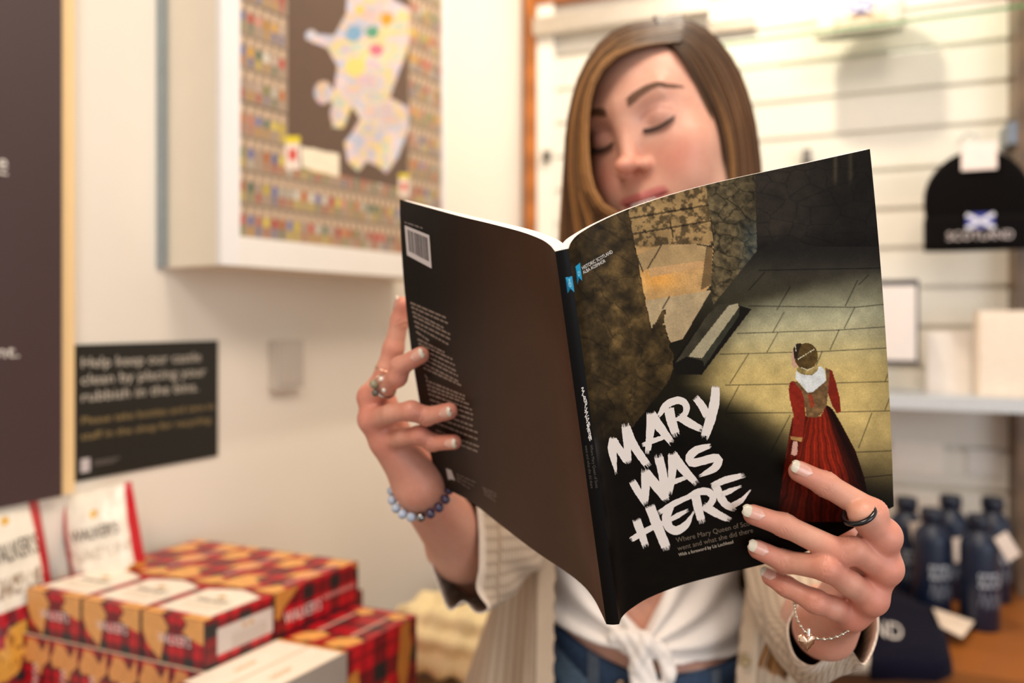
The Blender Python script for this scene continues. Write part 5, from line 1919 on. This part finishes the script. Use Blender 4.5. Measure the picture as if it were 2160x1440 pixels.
rows = [
    ringrow(1.455, [(1270, .950), (1230, .960), (1195, .975)], [(1495, .950), (1535, .960), (1570, .975)], 1.055),
    ringrow(1.425, [(1250, .900), (1185, .905), (1072, .960)], [(1530, .900), (1595, .905), (1672, .960)], 1.08),
    ringrow(1.37, [(1235, .870), (1165, .875), (1030, .960)], [(1550, .870), (1640, .875), (1728, .960)]),
    ringrow(1.26, [(1195, .842), (1150, .85), (1085, .93)], [(1590, .842), (1640, .85), (1690, .93)]),
    ringrow(1.14, [(1172, .850), (1130, .855), (1068, .93)], [(1580, .850), (1625, .855), (1690, .93)]),
    ringrow(1.06, [(1168, .852), (1115, .850), (1040, .93)], [(1562, .852), (1615, .853), (1690, .93)]),
    ringrow(.98, [(1166, .850), (1100, .845), (1000, .93)], [(1550, .850), (1610, .850), (1690, .93)]),
    ringrow(.88, [(1160, .850), (1080, .84), (950, .93)], [(1545, .850), (1605, .845), (1700, .93)]),
    ringrow(.78, [(1155, .850), (1070, .84), (930, .93)], [(1540, .850), (1605, .845), (1710, .93)])]
R = np.array([cat(r, 220) for r in rows])
G = np.array([cat(R[:, j], 150) for j in range(R.shape[1])]).transpose(1, 0, 2)
jj = np.arange(220)[None]; ii = np.linspace(0, 1, 150)[:, None]
amp = .007 * (.25 + ii) * sm(2, 12, jj) * sm(2, 12, 219 - jj)
ph_ = 2.2 * np.sin(ii * 3 + jj * .02)
G[..., 1] += amp * np.sin(jj * .42 + ph_) + (fbm(jj * .08 + 0 * ii, ii * 9 + 0 * jj) - .5) * .006 * sm(0, 6, jj) * sm(0, 6, 219 - jj)
G[..., 0] += amp * .5 * np.cos(jj * .33 + ph_)
C = np.zeros(G.shape) + (196, 173, 149)
st = (np.sin(jj * 2 * np.pi / 3.0) > .2)
C[:, st[0]] = (170, 146, 124)
C[:, 6] = (176, 150, 126); C[:, 213] = (176, 150, 126)
mb = MB().grid(G, C)
Nn = np.cross(np.gradient(G, axis=0), np.gradient(G, axis=1)); Nn /= np.linalg.norm(Nn, axis=2)[..., None]
mb.grid(G + Nn * .0012, C)
for j0, s_ in ((0, 1), (214, 1)):                # doubled plackets with puckered edge
    g = G[:, j0:j0 + 6].copy()
    g[..., 1] -= .0028
    g[:, 0 if j0 == 0 else -1, 0] += .0015 * np.sin(np.arange(150) * 1.3)
    mb.grid(g, (208, 184, 158))
shirt = mb.build('linen_shirt', M['linen'], person)
for px, py in ((1596, 1240), (1572, 1392)):
    c = P(px, py, .838)
    MB().lathe((0, 0, 0), [(.0001, .001), (.0035, .001), (.006, .0022), (.0068, .001), (.0066, -.001), (.0001, -.001)], (150, 126, 88), 20)
    mb = MB(); a = np.linspace(0, 2 * np.pi, 20, endpoint=False)
    rr_ = [(.0001, .0012), (.0035, .0012), (.006, .0024), (.0068, .001), (.0066, -.001)]
    mb.grid(np.array([np.stack([c[0] + r_ * np.cos(a), np.full(20, c[1] - h_), c[2] + r_ * 1.15 * np.sin(a)], -1) for r_, h_ in rr_]), (160, 136, 96), closed=True)
    mb.build('shirt_button', M['bead'], shirt)


def loft(rings, name, n=96, m=60, amp=.004, label=None):
    Rg = []
    for r in rings:
        r = np.array(r, float)
        c = cat(np.vstack([r, r[:1]]), n + 1)[:-1]
        Rg.append(c)
    Rg = np.array(Rg)
    G = np.array([cat(Rg[:, j], m) for j in range(n)]).transpose(1, 0, 2)
    cen = G.mean(1, keepdims=True)
    d = G - cen; d /= np.linalg.norm(d, axis=2)[..., None]
    i_, j_ = np.meshgrid(np.linspace(0, 1, m), np.arange(n) / n, indexing='ij')
    w = amp * np.sin(i_ * 22 + 3 * np.sin(j_ * 2 * np.pi * 2) + 2 * np.sin(j_ * 2 * np.pi * 3)) * (.3 + i_) * np.clip(i_ * 6, 0, 1)
    G = G + d * w[..., None]
    C = np.zeros(G.shape) + (202, 181, 158)
    C[:, ::3] = (174, 152, 130)
    C[:2] = (230, 212, 194); C[5] = (176, 152, 128)
    mb = MB().grid(G, C, closed=True)
    mb.grid(G - d * .0016, C * .97, closed=True)
    mb.grid(np.array([G[0], G[0] - d[0] * .0016]), (236, 220, 204), closed=True)
    return mb.build(name, M['linen'], person, label)


def circ(c, ax, r, n=12, ph=0.0, e=1.0, up=(0, 0, 1)):
    ax = np.array(ax, float); ax /= np.linalg.norm(ax)
    u = np.cross(ax, up); u /= np.linalg.norm(u); w = np.cross(u, ax)
    a = ph + np.arange(n) * 2 * np.pi / n
    return [np.array(c) + r * (math.cos(t) * u * e + math.sin(t) * w) for t in a]


# sleeve on the table side: open rolled cuff round the forearm
open_ = PV([(1006, 1060, .695), (1012, 1130, .690), (1012, 1200, .685), (1006, 1245, .685), (1030, 1284, .690), (1006, 1294, .700), (978, 1270, .705), (948, 1288, .710), (926, 1240, .715), (902, 1170, .720), (882, 1100, .720), (886, 1040, .730), (930, 1015, .740), (975, 1020, .725)])
in1 = PV([(1084, 1060, .750), (1092, 1130, .745), (1090, 1200, .745), (1080, 1245, .750), (1060, 1270, .755), (1030, 1275, .760), (1000, 1264, .765), (972, 1262, .770), (948, 1225, .775), (928, 1170, .780), (912, 1110, .780), (918, 1060, .790), (960, 1035, .790), (1020, 1035, .770)])
sh, el_, wr = [np.array(q) for q in ARML]
a0 = in1.mean(0)
mid = el_ * .75 + sh * .25 + [0, .03, .02]
def ring_like(ref, c, r, ax):
    ax = ax / np.linalg.norm(ax)
    u = np.array([1., 0, 0]); u = u - ax * (u @ ax); u /= np.linalg.norm(u)
    w = np.array([0, 0, -1.]); w = w - ax * (w @ ax) - u * (w @ u); w /= np.linalg.norm(w)
    d = ref - ref.mean(0)
    t = np.arctan2(-d[:, 2], d[:, 0])
    return c + r * (np.cos(t)[:, None] * u + np.sin(t)[:, None] * w)
loft([open_, in1, ring_like(in1, el_ * .86 + sh * .14 + [.008, .012, -.004], .060, sh - el_ + [0, .10, 0]), ring_like(in1, el_ * .5 + sh * .5, .062, sh - el_), ring_like(in1, el_ * .12 + sh * .88, .070, sh - el_), ring_like(in1, sh + [.035, .006, .022], .074, sh - el_ + [.12, 0, 0])], 'shirt_sleeve')
open_ = PV([(1690, 1262, .600), (1760, 1238, .605), (1830, 1246, .590), (1853, 1292, .570), (1850, 1350, .560), (1824, 1402, .545), (1797, 1372, .545), (1770, 1366, .545), (1742, 1388, .550), (1708, 1406, .565), (1672, 1380, .585), (1660, 1318, .600)])
in1 = PV([(1690, 1290, .66), (1745, 1262, .67), (1800, 1270, .66), (1826, 1300, .640), (1822, 1350, .625), (1806, 1400, .600), (1786, 1415, .600), (1762, 1425, .600), (1736, 1440, .605), (1700, 1450, .620), (1664, 1420, .640), (1654, 1345, .650)])
sh, el_, wr = [np.array(q) for q in ARMR]
loft([open_, in1, ring_like(in1, el_ * .9 + sh * .1 + [.0, .012, -.006], .060, sh - el_ + [0, .16, -.05]), ring_like(in1, el_ * .5 + sh * .5, .063, sh - el_), ring_like(in1, el_ * .12 + sh * .88, .070, sh - el_), ring_like(in1, sh + [-.035, .006, .022], .074, sh - el_ + [-.12, 0, 0])], 'shirt_sleeve', amp=.003)
# shoes
for x in (.08, .26):
    mb = MB()
    th = np.linspace(0, 2 * np.pi, 28, endpoint=False)
    rows = []
    for zz_, s in ((.001, .96), (.018, 1.0), (.022, .97), (.045, .93), (.07, .62), (.088, .40)):
        yy_ = np.where(np.cos(th) > 0, .045, .135) * np.cos(th)
        sh_ = max(0, zz_ - .03) * .9
        rows.append(np.stack([x + .045 * s * np.sin(th), .965 + yy_ * s + sh_ * .6 + .02, np.full(28, zz_)], -1))
    mb.grid(np.array(rows), np.array([[(236, 232, 226)] * 28] * 3 + [[(210, 206, 200)] * 28] * 3), closed=True)
    mb.build('shoe', M['cotton'], person)
